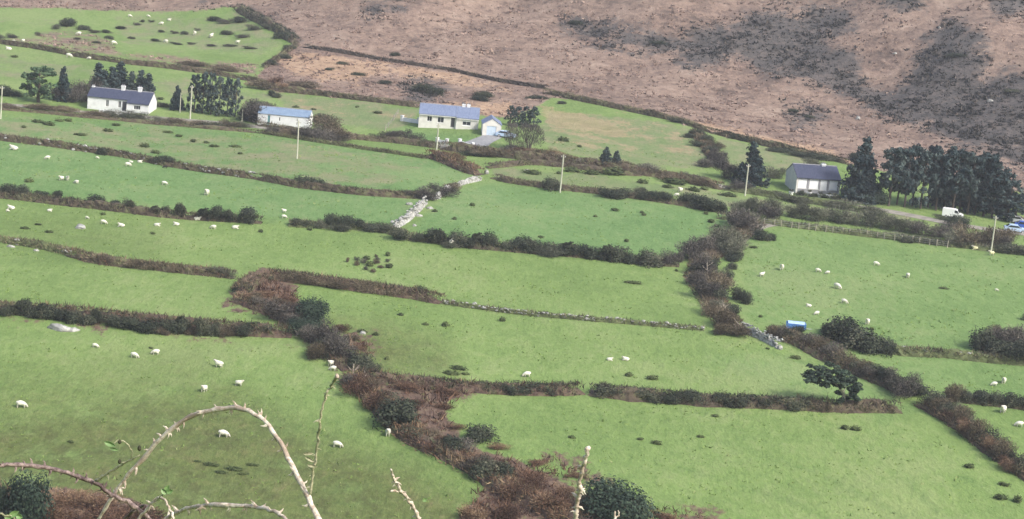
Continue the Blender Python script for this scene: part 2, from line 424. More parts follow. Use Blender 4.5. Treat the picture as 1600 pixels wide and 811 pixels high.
def ground_material():
    m, n, l, b = material('meadow and moor', .95, .1)
    geo = n.new('ShaderNodeNewGeometry')
    P = geo.outputs['Position']
    a = n.new('ShaderNodeAttribute'); a.attribute_name = 'wA'
    a2 = n.new('ShaderNodeAttribute'); a2.attribute_name = 'wB'
    a3 = n.new('ShaderNodeAttribute'); a3.attribute_name = 'olive'
    s1 = n.new('ShaderNodeSeparateColor'); l.new(a.outputs['Color'], s1.inputs[0])
    s2 = n.new('ShaderNodeSeparateColor'); l.new(a2.outputs['Color'], s2.inputs[0])
    big = noise(n, l, P, .035, 3, .55)
    mid = noise(n, l, P, .16, 4, .6)
    fine = noise(n, l, P, 1.1, 5, .65, (1, .5, 1))
    tiny = noise(n, l, P, 3.4, 4, .7, (1, .45, 1))
    edge = math_(n, l, 'ADD', math_(n, l, 'MULTIPLY', mid, .9), math_(n, l, 'MULTIPLY', fine, .7))   # ~0.8 mean

    def rag(w, amt=.55):
        e = math_(n, l, 'MULTIPLY', math_(n, l, 'SUBTRACT', edge, .8), amt * 2.2)
        return smooth(n, l, math_(n, l, 'ADD', w, e), .38, .62)
    # grass
    gr = ramp(n, [(.3, (.128, .198, .058)), (.5, (.162, .238, .073)), (.7, (.202, .262, .098))])
    streak = noise(n, l, P, .45, 5, .68, (1, .6, 1))
    gv = math_(n, l, 'ADD', math_(n, l, 'MULTIPLY', big, .45), math_(n, l, 'MULTIPLY', streak, .35))
    gv = math_(n, l, 'ADD', gv, math_(n, l, 'MULTIPLY', fine, .24))
    gv = math_(n, l, 'ADD', math_(n, l, 'MULTIPLY', math_(n, l, 'SUBTRACT', gv, .52), 2.2), .5)
    l.new(gv, gr.inputs[0])
    lr = ramp(n, [(.3, (.10, .184, .06)), (.5, (.132, .222, .078)), (.7, (.175, .243, .098))])
    l.new(gv, lr.inputs[0])
    pr = ramp(n, [(.3, (.115, .175, .066)), (.45, (.155, .205, .085)), (.58, (.205, .212, .115)), (.72, (.26, .225, .145))])
    l.new(math_(n, l, 'ADD', math_(n, l, 'MULTIPLY', mid, .5), math_(n, l, 'MULTIPLY', streak, .5)), pr.inputs[0])
    orr = ramp(n, [(.3, (.058, .068, .025)), (.42, (.082, .102, .034)), (.54, (.112, .142, .045)), (.7, (.15, .142, .062))])
    l.new(math_(n, l, 'ADD', math_(n, l, 'MULTIPLY', mid, .6), math_(n, l, 'MULTIPLY', fine, .42)), orr.inputs[0])
    c = mixc(n, l, s2.outputs[1], gr.outputs[0], lr.outputs[0])
    c = mixc(n, l, rag(s2.outputs[2], .5), c, pr.outputs[0])
    of = math_(n, l, 'MULTIPLY', a3.outputs['Fac'], smooth(n, l, mid, .2, .5))
    c = mixc(n, l, of, c, orr.outputs[0])
    a4 = n.new('ShaderNodeAttribute'); a4.attribute_name = 'trk'
    c = mixc(n, l, math_(n, l, 'MULTIPLY', math_(n, l, 'MULTIPLY', a4.outputs['Fac'], smooth(n, l, mid, .3, .6)), .6), c, (.075, .14, .04))
    mot = noise(n, l, P, 1.7, 5, .75, (1, .5, 1))
    c = mixc(n, l, smooth(n, l, mot, .46, .68), c, mixc(n, l, .42, c, (.055, .09, .03)))
    c = mixc(n, l, smooth(n, l, mot, .5, .3), c, mixc(n, l, .3, c, (.28, .33, .15)))
    ter = noise(n, l, P, .7, 6, .74, (.8, .55, 1))
    c = mixc(n, l, math_(n, l, 'MULTIPLY', math_(n, l, 'MULTIPLY', a3.outputs['Fac'], smooth(n, l, ter, .46, .62)), .6), c, (.07, .075, .03))
    sp = smooth(n, l, tiny, .60, .72)
    c = mixc(n, l, math_(n, l, 'MULTIPLY', sp, .14), c, (.07, .10, .035))
    sp2 = smooth(n, l, fine, .62, .74)
    c = mixc(n, l, math_(n, l, 'MULTIPLY', sp2, .12), c, (.07, .11, .04))
    # moor
    mr = ramp(n, [(.2, (.06, .047, .041)), (.36, (.128, .092, .075)), (.5, (.205, .146, .114)), (.62, (.255, .187, .145)), (.8, (.34, .27, .215))])
    mv = noise(n, l, P, .26, 7, .7)
    n[-1].inputs['Distortion'].default_value = .8
    mv2 = noise(n, l, P, .06, 3, .6)
    mv3 = noise(n, l, P, .9, 6, .75, (.8, .8, 1))
    l.new(math_(n, l, 'ADD', math_(n, l, 'MULTIPLY', mv, .45), math_(n, l, 'ADD', math_(n, l, 'MULTIPLY', mv2, .25), math_(n, l, 'MULTIPLY', mv3, .32))), mr.inputs[0])
    mrv = mr.inputs[0].links[0].from_socket
    l.new(math_(n, l, 'ADD', math_(n, l, 'MULTIPLY', math_(n, l, 'SUBTRACT', mrv, .51), 2.1), .5), mr.inputs[0])
    tr = ramp(n, [(.3, (.2, .135, .085)), (.5, (.37, .25, .16)), (.7, (.45, .33, .22))])
    l.new(mv, tr.inputs[0])
    mc = mixc(n, l, math_(n, l, 'MULTIPLY', rag(s2.outputs[0], .7), .75), mr.outputs[0], tr.outputs[0])
    hr = ramp(n, [(.45, (.03, .029, .028)), (.78, (.06, .056, .054)), (.98, (.095, .084, .077)), (1, (.12, .10, .09))])
    l.new(math_(n, l, 'ADD', math_(n, l, 'MULTIPLY', mv, .9), math_(n, l, 'MULTIPLY', mv3, .9)), hr.inputs[0])
    hw = math_(n, l, 'ADD', s1.outputs[1], math_(n, l, 'MULTIPLY', math_(n, l, 'SUBTRACT', noise(n, l, P, .11, 7, .74), .5), 2.3))
    mc = mixc(n, l, smooth(n, l, math_(n, l, 'ADD', hw, math_(n, l, 'MULTIPLY', math_(n, l, 'SUBTRACT', mv3, .5), 1.6)), .28, .68), mc, hr.outputs[0])
    pt = math_(n, l, 'MULTIPLY', math_(n, l, 'MULTIPLY', rag(s2.outputs[0], .7), .45), 1.0)
    c = mixc(n, l, pt, c, tr.outputs[0])
    c = mixc(n, l, rag(s1.outputs[0], .35), c, mc)
    # bracken
    br = ramp(n, [(.25, (.05, .033, .027)), (.42, (.10, .066, .052)), (.58, (.155, .11, .08)), (.68, (.12, .13, .05)), (.8, (.25, .18, .12))])
    l.new(noise(n, l, P, .75, 6, .7), br.inputs[0])
    c = mixc(n, l, rag(s1.outputs[2], .7), c, br.outputs[0])
    gm = n.new('ShaderNodeMapRange'); gm.inputs['From Min'].default_value = .33; gm.inputs['From Max'].default_value = .67; gm.inputs['To Min'].default_value = .74; gm.inputs['To Max'].default_value = 1.24
    l.new(math_(n, l, 'ADD', math_(n, l, 'MULTIPLY', mot, .5), math_(n, l, 'MULTIPLY', tiny, .5)), gm.inputs['Value'])
    gc = n.new('ShaderNodeCombineColor')
    for q in range(3): l.new(gm.outputs[0], gc.inputs[q])
    c = mixc(n, l, 1.0, c, gc.outputs[0], 'MULTIPLY')
    l.new(c, b.inputs['Base Color'])
    bp = n.new('ShaderNodeBump'); bp.inputs['Strength'].default_value = .8; bp.inputs['Distance'].default_value = .5
    l.new(math_(n, l, 'ADD', math_(n, l, 'MULTIPLY', fine, .6), math_(n, l, 'MULTIPLY', tiny, .25)), bp.inputs['Height'])
    l.new(bp.outputs[0], b.inputs['Normal'])
    return m


gme = np_mesh('ground', verts, quads, [ground_material()], smooth_=True)
for nm, w in (('wA', wA), ('wB', wB)):
    at = gme.attributes.new(nm, 'FLOAT_COLOR', 'POINT')
    at.data.foreach_set('color', w.ravel())
at = gme.attributes.new('olive', 'FLOAT', 'POINT')
at.data.foreach_set('value', olive.astype(np.float32))
at = gme.attributes.new('trk', 'FLOAT', 'POINT')
at.data.foreach_set('value', trk.astype(np.float32))
tag(link('ground', gme), kind='structure')


def w_at(arr):
    """sampler of a per-vertex ground weight by world position"""
    g = arr.reshape(ny, nx)

    def f(x, y):
        i = np.clip(np.searchsorted(xs, x), 0, nx - 1); j = np.clip(np.searchsorted(ys, y), 0, ny - 1)
        return g[j, i]
    return f


# ------------------------------------------------------------------ geometry helpers
def unit(v):
    return v / (np.linalg.norm(v, axis=-1, keepdims=True) + 1e-9)


def cards(c, nrm, size, aspect=1.0, tilt=None):
    """rhombic leaf cards: centres, normals, half sizes"""
    n = len(c)
    t = unit(np.cross(nrm, unit(rng.normal(size=(n, 3)))))
    if tilt is not None: t = unit(t + tilt)
    s = unit(np.cross(nrm, t))
    L = t * (size * aspect)[:, None]; W = s * size[:, None]
    v = np.stack([c - L, c + W, c + L, c - W], 1).reshape(-1, 3)
    f = np.arange(4 * n).reshape(n, 4)
    return v, f


def blades(base, direc, length, width):
    """pointed blades or twigs (triangles)"""
    n = len(base)
    s = unit(np.cross(direc, rng.normal(size=(n, 3)))) * width[:, None]
    v = np.stack([base - s, base + s, base + direc * length[:, None]], 1).reshape(-1, 3)
    return v, np.arange(3 * n).reshape(n, 3)


def tube_arrays(pts, radii, sides=6, cap=True):
    pts = np.asarray(pts, float)
    n = len(pts)
    tang = np.gradient(pts, axis=0)
    tang = unit(tang)
    ref = np.array([0, 0, 1.0]) if abs(tang[0][2]) < .9 else np.array([1.0, 0, 0])
    v = []
    a = unit(np.cross(tang[0], ref))
    for i in range(n):
        a = unit(a - tang[i] * np.dot(a, tang[i]))
        b = np.cross(tang[i], a)
        for k in range(sides):
            th = 2 * math.pi * k / sides
            v.append(pts[i] + radii[i] * (a * math.cos(th) + b * math.sin(th)))
    f = []
    for i in range(n - 1):
        for k in range(sides):
            k2 = (k + 1) % sides
            f.append((i * sides + k, i * sides + k2, (i + 1) * sides + k2, (i + 1) * sides + k))
    if cap:
        f.append(tuple(range(sides))[::-1])
        f.append(tuple((n - 1) * sides + k for k in range(sides)))
    return v, f


class MB:
    """collects simple solids into one mesh"""
    def __init__(self): self.v, self.f = [], []

    def add(self, v, f):
        o = len(self.v)
        self.v += [tuple(map(float, p)) for p in v]
        self.f += [tuple(i + o for i in q) for q in f]
        return self

    def box(self, x0, y0, z0, x1, y1, z1):
        return self.add([(x0, y0, z0), (x1, y0, z0), (x1, y1, z0), (x0, y1, z0), (x0, y0, z1), (x1, y0, z1), (x1, y1, z1), (x0, y1, z1)],
                        [(0, 3, 2, 1), (4, 5, 6, 7), (0, 1, 5, 4), (1, 2, 6, 5), (2, 3, 7, 6), (3, 0, 4, 7)])

    def tube(self, pts, radii, sides=6): return self.add(*tube_arrays(pts, radii, sides))

    def prism(self, prof, y0, y1, axis='y'):
        """profile in (x,z) extruded along y"""
        n = len(prof)
        v = [(x, y0, z) for x, z in prof] + [(x, y1, z) for x, z in prof]
        if axis == 'x': v = [(y, x, z) for x, y, z in v]
        f = [(i, (i + 1) % n, n + (i + 1) % n, n + i) for i in range(n)] + [tuple(range(n))[::-1], tuple(range(n, 2 * n))]
        return self.add(v, f)

    def mesh(self, name, mat):
        me = D.meshes.new(name)
        me.from_pydata(self.v, [], self.f)
        me.materials.append(mat)
        bm = bmesh.new(); bm.from_mesh(me)
        bmesh.ops.recalc_face_normals(bm, faces=bm.faces)
        bm.to_mesh(me); bm.free()
        return me

    def build(self, name, mat, parent=None, bevel=0):
        me = self.mesh(name, mat)
        if bevel:
            bm = bmesh.new(); bm.from_mesh(me)
            bmesh.ops.bevel(bm, geom=list(bm.edges), offset=bevel, segments=2, affect='EDGES', clamp_overlap=True)
            bm.to_mesh(me); bm.free()
        return link(name, me, parent)


def rock_mesh(name, mat, seed, sub=2, flat=.65):
    r = np.random.default_rng(seed)
    bm = bmesh.new()
    bmesh.ops.create_icosphere(bm, subdivisions=sub, radius=.5)
    ph = r.uniform(0, 6, 6)
    for v in bm.verts:
        p = v.co
        k = 1 + .22 * math.sin(4 * p.x + ph[0]) + .2 * math.sin(5 * p.y + ph[1]) + .2 * math.sin(5 * p.z + ph[2]) + r.uniform(-.09, .09)
        v.co = Vector((p.x * k, p.y * k * .8, p.z * k * flat))
    me = D.meshes.new(name); bm.to_mesh(me); bm.free()
    me.materials.append(mat)
    return me


def ordn(i):
    w = ['first', 'second', 'third', 'fourth', 'fifth', 'sixth', 'seventh', 'eighth', 'ninth', 'tenth', 'eleventh', 'twelfth', 'thirteenth',
         'fourteenth', 'fifteenth', 'sixteenth', 'seventeenth', 'eighteenth', 'nineteenth', 'twentieth', 'twenty-first', 'twenty-second', 'twenty-third',
         'twenty-fourth', 'twenty-fifth', 'twenty-sixth', 'twenty-seventh', 'twenty-eighth', 'twenty-ninth', 'thirtieth', 'thirty-first', 'thirty-second',
         'thirty-third', 'thirty-fourth', 'thirty-fifth', 'thirty-sixth', 'thirty-seventh', 'thirty-eighth']
    return w[i]


def path_px(pts, step=.7):
    """photo polyline -> evenly spaced points on the terrain"""
    q = []
    for (a, b), (c, d) in zip(pts[:-1], pts[1:]):
        k = max(2, int(math.hypot(c - a, d - b) / 12))
        for i in range(k): q.append((a + (c - a) * i / k, b + (d - b) * i / k))
    q.append(pts[-1])
    w = np.array([G(*p)[0] for p in q])
    seg = np.r_[0, np.cumsum(np.hypot(*np.diff(w[:, :2], axis=0).T))]
    n = max(3, int(seg[-1] / step))
    t = np.linspace(0, seg[-1], n)
    x = np.interp(t, seg, w[:, 0]); y = np.interp(t, seg, w[:, 1])
    k = np.ones(5) / 5
    if n > 8:
        xx = np.convolve(np.pad(x, 2, 'edge'), k, 'valid'); yy = np.convolve(np.pad(y, 2, 'edge'), k, 'valid')
        xx[0], yy[0], xx[-1], yy[-1] = x[0], y[0], x[-1], y[-1]; x, y = xx, yy
    return np.stack([x, y], 1)

# ------------------------------------------------------------------ plant prototypes (about 1 m wide, 1 m tall; scaled when placed)
def lumps(k, r, flat=1.0):
    """overlapping lobes that make an uneven crown"""
    c = np.stack([r.uniform(-.3, .3, k), r.uniform(-.3, .3, k), r.uniform(.22, .68, k) * flat], 1)
    c[0] = (0, 0, .42 * flat)
    rr = r.uniform(.17, .34, k); rr[0] = .36
    return c, rr


def bush_mesh(name, mat, seed, n=900, leaf=.05, k=12, spiky=.0, spread=1.0):
    global rng
    rng = np.random.default_rng(seed)
    c, rr = lumps(k, rng)
    c[:, :2] *= spread
    w = rr ** 2
    i = rng.choice(k, n, p=w / w.sum())
    d = unit(rng.normal(size=(n, 3)))
    rad_ = rr[i] * (1 - .55 * rng.random(n) ** 2.0) * (1 + spiky * rng.random(n))
    p = c[i] + d * rad_[:, None]
    keep = p[:, 2] > .0
    p, d, i = p[keep], d[keep], i[keep]
    p[:, 2] = np.maximum(p[:, 2], .02)
    v, f = cards(p, unit(d + np.array([0, 0, .25]) + rng.normal(size=p.shape) * .38), leaf * rng.uniform(.6, 1.35, len(p)), 1.5)
    rnd = np.clip(rng.normal(.42, .17, len(p)) + rng.normal(0, .14, k)[i], 0, 1)
    return np_mesh(name, v, f, [mat], rnd)


def scrub_mesh(name, mat, seed, n=1000, stems=40, k=8):
    """a leafless thicket: stems from the ground, and twigs through lumpy crowns"""
    global rng
    rng = np.random.default_rng(seed)
    c, rr = lumps(k + 4, rng); k += 4; rr *= .9
    i = rng.choice(k, n, p=rr ** 2 / (rr ** 2).sum())
    d = unit(rng.normal(size=(n, 3)))
    p = c[i] + d * (rr[i] * rng.random(n) ** .45)[:, None]
    p[:, 2] = np.abs(p[:, 2])
    dr = unit(p - np.array([0, 0, -.1]) + rng.normal(size=p.shape) * .55)
    v1, f1 = blades(p, dr, rng.uniform(.055, .13, n), rng.uniform(.006, .013, n))
    b = np.stack([rng.uniform(-.18, .18, stems), rng.uniform(-.18, .18, stems), np.zeros(stems) - .05], 1)
    e = c[rng.integers(0, k, stems)] + rng.normal(size=(stems, 3)) * .15
    L = np.linalg.norm(e - b, axis=1)
    v2, f2 = blades(b, unit(e - b), L * 1.1, rng.uniform(.005, .010, stems))
    rnd = np.r_[np.clip(rng.normal(.45, .19, n) + rng.normal(0, .17, k)[i], 0, 1), rng.uniform(.3, .9, stems)]
    return np_mesh(name, np.r_[v1, v2], np.r_[f1, f2 + len(v1)], [mat], rnd)


def tuft_mesh(name, mat, seed, n=110, lean=.55):
    global rng
    rng = np.random.default_rng(seed)
    a, r = rng.uniform(0, 6.283, n), .3 * np.sqrt(rng.random(n))
    b = np.stack([r * np.cos(a), r * np.sin(a), np.full(n, -.05)], 1)
    d = unit(np.stack([np.cos(a) * lean * rng.random(n), np.sin(a) * lean * rng.random(n), np.ones(n)], 1) + rng.normal(size=(n, 3)) * .12)
    v, f = blades(b, d, rng.uniform(.55, 1.05, n), rng.uniform(.02, .045, n))
    return np_mesh(name, v, f, [mat], np.clip(rng.normal(.45, .22, n), 0, 1))


PROTO = {
    'gorse': [bush_mesh('gorse', M['gorse'], 10 + i, 2300, .025, 13, .2) for i in range(6)],
    'evergreen': [bush_mesh('evergreen', M['evergreen'], 20 + i, 6000, .0155, 15, .12) for i in range(3)],
    'scrub': [scrub_mesh('scrub', M['scrub'], 30 + i, 2600) for i in range(5)],
    'brown': [scrub_mesh('brown scrub', M['brown'], 40 + i, 2600) for i in range(4)],
    'bracken': [scrub_mesh('bracken', M['bracken'], 50 + i, 2000, 24) for i in range(4)],
    'hawthorn': [scrub_mesh('hawthorn', M['hawthorn'], 60 + i, 2600, 40) for i in range(5)],
    'rush': [bush_mesh('rush', M['rush'], 70 + i, 420, .075, 7, .9, .6) for i in range(5)],
}
BUSHCAT = {'gorse': ('gorse_bush', 'bush'), 'evergreen': ('evergreen_bush', 'bush'), 'scrub': ('bare_thicket', 'thicket'),
           'brown': ('brown_thicket', 'thicket'), 'bracken': ('bracken_clump', 'bracken'), 'hawthorn': ('hawthorn_bush', 'bush'), 'rush': ('rush_clump', 'rushes')}
BUSHWORD = {'gorse': 'dark gorse bush', 'evergreen': 'dense evergreen bush', 'scrub': 'bare grey thicket', 'brown': 'bare brown thicket',
            'bracken': 'rusty bracken clump', 'hawthorn': 'mossy leafless hawthorn', 'rush': 'dark rush clump'}


def plant(kind, x, y, w, h, label=None, group=None, depth=None, sink=.12):
    """w, h: its size in photo pixels, y: the pixel row of its foot"""
    p, s = G(x, y)
    pr = PROTO[kind]
    o = link(BUSHCAT[kind][0], pr[random.randrange(len(pr))])
    W, Hh = w / s, h / s
    o.location = (p[0], p[1] + .15 * W, p[2] - sink * Hh)
    k = 1.12
    o.scale = (W * k, (depth / s if depth else min(W, max(Hh * 1.5, .5 * W))) * k, Hh * (1.15 + sink))
    o.rotation_euler = (0, 0, random.choice([0, math.pi]) + random.uniform(-.4, .4))
    return tag(o, label, BUSHCAT[kind][1], group)


def lab_(o, w, where):
    s = '%s %s from the left %s' % (o, w, where)
    return s if len(s.split()) <= 16 else '%s %s from left %s' % (o, w.replace('dark ', ''), where.replace(' the ', ' '))


def row(items, where, group):
    """plants in a row; each gets a label of its own from its kind and its place among its like. item: (kind, x, y, w, h[, label])"""
    kinds = {}
    for it in items: kinds.setdefault(it[0], []).append(it)
    for k, its in kinds.items():
        if k == 'rush': its = [(q[0], q[1], q[2], q[3] * .95, q[4] * .85) for q in its]
        its.sort(key=lambda t: t[1])
        for i, it in enumerate(its):
            if len(it) > 5: lab = it[5]
            elif len(its) == 1: lab = 'only %s %s' % (BUSHWORD[k], where)
            else: lab = lab_(ordn(i), BUSHWORD[k], where)
            plant(k, *it[1:5], label=lab, group=group)


# ------------------------------------------------------------------ hedge banks
def bank_mesh(name, path, w, h, mat, seed, rough=.35):
    r = np.random.default_rng(seed)
    n = len(path)
    t = unit(np.gradient(path, axis=0)); nr = np.stack([-t[:, 1], t[:, 0]], 1)
    us = np.array([-1, -.78, -.5, -.18, .18, .5, .78, 1]); hs = np.array([-.25, .28, .72, 1, .97, .7, .28, -.25])
    k = len(us)
    env = np.clip(np.minimum(np.arange(n), np.arange(n)[::-1]) / 4, .15, 1)
    ww = w / 2 * (1 + .25 * np.convolve(r.normal(size=n + 8), np.ones(9) / 3, 'valid') * .6)
    hh = h * (1 + .3 * np.convolve(r.normal(size=n + 6), np.ones(7) / 2.6, 'valid') * .6) * env
    xy = path[:, None] + nr[:, None] * (us[None, :, None] * ww[:, None, None])
    z = H(path[:, 0], path[:, 1])[:, None] * .5 + H(xy[..., 0], xy[..., 1]) * .5 + hs[None] * hh[:, None]
    z[:, [0, -1]] = H(xy[:, [0, -1], 0], xy[:, [0, -1], 1]) - .25
    j = r.normal(size=(n, k, 3)) * rough * np.array([.3, .3, .22]); j[:, [0, -1]] = 0
    v = np.concatenate([xy, z[..., None]], 2) + j * min(1, h)
    ii = np.arange(n * k).reshape(n, k)
    f = np.stack([ii[:-1, :-1].ravel(), ii[:-1, 1:].ravel(), ii[1:, 1:].ravel(), ii[1:, :-1].ravel()], 1)[:, ::-1]
    return np_mesh(name, v.reshape(-1, 3), f, [mat]), hh, ww


def bank_growth(name, path, w, h, mat, per_m, length, width, parent, seed, spread=1.0, up=.6):
    """blades and twigs all along a bank, as one part"""
    global rng
    rng = np.random.default_rng(seed)
    seg = np.hypot(*np.diff(path, axis=0).T).sum()
    n = int(seg * per_m)
    t = rng.random(n) * (len(path) - 1)
    i = np.minimum(t.astype(int), len(path) - 2); fr = (t - i)[:, None]
    c = path[i] * (1 - fr) + path[i + 1] * fr
    tg = unit(path[i + 1] - path[i]); nr = np.stack([-tg[:, 1], tg[:, 0]], 1)
    u = rng.uniform(-1, 1, n) * spread
    clump = .55 + .45 * np.sin(t * .9 + seed) * np.sin(t * .37 + 2 * seed) + .25 * rng.normal(size=n)
    xy = c + nr * (u * w / 2)[:, None]
    z = H(xy[:, 0], xy[:, 1]) + h * np.clip(1 - np.abs(u) ** 4, 0, 1) * .95 - .06
    b = np.stack([xy[:, 0], xy[:, 1], z], 1)
    d = unit(np.concatenate([nr * (u * .5)[:, None], np.full((n, 1), up)], 1) + rng.normal(size=(n, 3)) * .42)
    d[:, 2] = np.abs(d[:, 2]) * .9 + .05
    v, f = blades(b, unit(d), length * rng.uniform(.5, 1.3, n) * np.clip(clump + .35, .35, 1.5), width * rng.uniform(.6, 1.4, n))
    o = link(name, np_mesh(name, v, f, [mat], np.clip(rng.normal(.45, .2, n) + .22 * np.sin(t * .5 + seed), 0, 1)), parent)
    return tag(o, kind='stuff')


_seed = [100]


def hedge(pts, label, w=2.4, h=1.0, soil='soil', growth=(('bankveg', 'undergrowth', 34, .7, .05),), name='hedge_bank', cat='hedge bank', group='hedge banks between the fields'):
    _seed[0] += 1
    w *= .86
    p = path_px(pts)
    me, hh, ww = bank_mesh(name, p, w, h, M[soil], _seed[0])
    o = tag(link(name, me), label, cat, group)
    for i, (mat, nm, dens, ln, wd) in enumerate(growth):
        bank_growth(nm, p, w * 1.08, h, M[mat], dens, ln, wd, o, _seed[0] * 7 + i)
    return o, p


STONES = [rock_mesh('stone', M['stone'], 200 + i, 1, .7) for i in range(6)]
DSTONES = [rock_mesh('stone', M['darkstone'], 220 + i, 1, .7) for i in range(4)]


def stones_along(path, parent, n, size, w, h, seed, protos=None, big=0, bigsize=.8):
    """dry stones: the small ones joined as one part, the large ones each a part"""
    r = np.random.default_rng(seed)
    vs, fs, off = [], [], 0
    protos = protos or STONES
    arr = [(np.array([v.co[:] for v in m.vertices]), np.array([p.vertices[:] for p in m.polygons])) for m in protos]
    for q in range(n + big):
        t = r.random() * (len(path) - 1); i = min(int(t), len(path) - 2)
        c = path[i] + (path[i + 1] - path[i]) * (t - i)
        tg = path[i + 1] - path[i]; tg = tg / np.hypot(*tg); nr = np.array([-tg[1], tg[0]])
        lay = r.random()
        u = r.uniform(-.5, .5) * w * (1 - .45 * lay)
        x, y = c + nr * u
        z = float(H(x, y)) + lay * h
        s = size * r.uniform(.6, 1.4) if q < n else bigsize * r.uniform(.75, 1.25)
        k = r.integers(len(protos)); yaw = math.atan2(tg[1], tg[0]) + r.uniform(-.4, .4)
        if q < n:
            v, f = arr[k]
            ca, sa = math.cos(yaw), math.sin(yaw)
            vv = v * s * np.array([1.25, 1, .85])
            vv = np.stack([vv[:, 0] * ca - vv[:, 1] * sa + x, vv[:, 0] * sa + vv[:, 1] * ca + y, vv[:, 2] + z], 1)
            vs.append(vv); fs.append(f + off); off += len(v)
        else:
            o = link('stone', protos[k], parent, (x, y, z + s * .1))
            o.rotation_euler = (r.uniform(-.25, .25), r.uniform(-.25, .25), yaw); o.scale = (s * 1.3, s, s * .9)
    if vs:
        tag(link('small_stones', np_mesh('small stones', np.concatenate(vs), np.concatenate(fs), [protos[0].materials[0]]), parent), kind='stuff')


LOWG = (('brown', 'undergrowth', 26, .4, .05), ('rough', 'bank_grass', 24, .4, .05))
DARKG = (('bankveg', 'undergrowth', 44, .55, .055), ('rough', 'bank_grass', 24, .45, .045))
BROWNG = (('brown', 'undergrowth', 34, .6, .05), ('bracken', 'bracken', 20, .6, .06), ('rough', 'bank_grass', 26, .5, .05), ('bankveg', 'dark_undergrowth', 20, .6, .05))
REDG = (('bracken', 'bracken', 46, .8, .07), ('rough', 'bank_grass', 14, .5, .05), ('bankveg', 'undergrowth', 18, .8, .05))
GREENG = (('rough', 'bank_grass', 50, .5, .05), ('bankveg', 'undergrowth', 44, .55, .055))
GOR = (('bankveg', 'undergrowth', 44, .6, .055), ('gorse', 'low_gorse', 16, .6, .07), ('rough', 'bank_grass', 20, .45, .05))

# lower fields
h12, p12 = hedge([(-40, 480), (0, 487), (100, 492), (200, 503), (300, 513), (400, 522), (455, 524)], 'long dark hedge bank above the pale boulder pile, rusty along its foot', 3.0, 1.25, 'redsoil', GOR + (('bracken', 'bracken', 22, .7, .06),))
h11, p11 = hedge([(112, 398), (150, 410), (250, 421), (320, 428), (368, 434)], 'short brown bank ending in a grassy mound in the middle of the left fields', 2.6, .95, 'soil', BROWNG)
h11b, p11b = hedge([(-30, 372), (0, 377), (60, 385), (112, 397)], 'low grassy bank with pale stones at the left edge below the sheep', 2.6, .7, 'greenbank', GREENG)
stones_along(p11b, h11b, 10, .4, 2, .6, 5, big=5, bigsize=.8)
h13, p13 = hedge([(372, 462), (385, 448), (418, 434), (480, 441), (560, 453), (650, 465), (690, 474)], 'curved brown bracken bank bending round a field corner', 2.8, 1.3, 'redsoil', BROWNG + (('bankveg', 'dark_growth', 22, .7, .06),))
h14, p14 = hedge([(372, 468), (430, 492), (480, 514), (510, 548), (545, 580)], 'scrubby brown bank leading down to the dark evergreen bush and the gateway', 3.2, .8, 'redsoil', BROWNG)
h14b, p14b = hedge([(548, 592), (590, 632), (650, 690), (720, 722), (790, 765), (860, 800), (960, 850)], 'wide rusty bracken bank running down to the bottom of the picture', 4.0, 1.0, 'redsoil', REDG)
h15, p15 = hedge([(548, 586), (600, 598), (680, 605), (760, 612), (860, 615), (908, 612)], 'dark bank of heather and bracken from the gateway to the gap', 2.8, 1.1, 'redsoil', GOR + (('bracken', 'bracken', 18, .7, .06),))
h15b, p15b = hedge([(920, 614), (1000, 622), (1100, 630), (1200, 634), (1300, 640), (1405, 641)], 'dark straight bank passing under the leaning hawthorn tree', 3.0, 1.15, 'soil', GOR)
h8, p8 = hedge([(1200, 520), (1250, 540), (1300, 565), (1370, 595), (1420, 618)], 'shrubby bank running down right from the blue trailer', 3.2, .9, 'soil', BROWNG)
h8b, p8b = hedge([(1440, 632), (1480, 655), (1530, 692), (1580, 728), (1640, 770)], 'red brown shrubby bank reaching the lower right edge', 3.0, .9, 'redsoil', BROWNG)
h10, p10 = hedge([(1472, 622), (1520, 628), (1570, 634), (1640, 644)], 'short hedge bank at the right edge below two sheep', 2.6, .8, 'soil', GOR)
h9, p9 = hedge([(1290, 522), (1340, 540), (1400, 552), (1470, 556), (1540, 564), (1640, 572)], 'stony hedge bank between two clumps of dark bushes at the right edge', 2.6, .95, 'greenbank', GREENG)
stones_along(p9[len(p9) // 3:], h9, 36, .45, 1.6, .9, 9, big=6, bigsize=.75)
# middle
h4, p4 = hedge([(-40, 302), (0, 308), (60, 314), (130, 322), (200, 331), (300, 342), (410, 348)], 'dark gorse hedge bank across the left fields', 2.8, .9, 'soil', GOR)
h4b, p4b = hedge([(450, 352), (520, 355), (600, 361), (640, 372)], 'short gorse bank left of the foot of the pale stone wall', 2.6, .85, 'greenbank', DARKG)
h4c, p4c = hedge([(640, 373), (740, 386), (860, 396), (980, 409), (1060, 415)], 'thick dark gorse bank between the two middle fields', 2.8, .9, 'soil', GOR)
h3, p3 = hedge([(-40, 212), (0, 218), (100, 231), (200, 246), (260, 259), (330, 270), (400, 279)], 'stony brown bank below the upper left field', 2.2, 1.0, 'soil', DARKG)
stones_along(p3, h3, 110, .5, 1.7, 1.0, 11, big=16, bigsize=.8)
h3b, p3b = hedge([(400, 279), (470, 293), (560, 303), (640, 309), (680, 306)], 'plain brown bank running to the head of the pale stone wall', 2.2, 1.0, 'soil', DARKG)
h2, p2 = hedge([(668, 244), (690, 251), (715, 262), (750, 274)], 'short dark red bracken bank below the gate of the blue roofed bungalow', 3.0, 1.3, 'redsoil', REDG)
h5, p5 = hedge([(770, 278), (800, 286), (860, 294), (930, 301), (1010, 311), (1080, 323), (1135, 333)], 'gorse topped bank along the top of the central field', 2.4, .85, 'soil', DARKG)
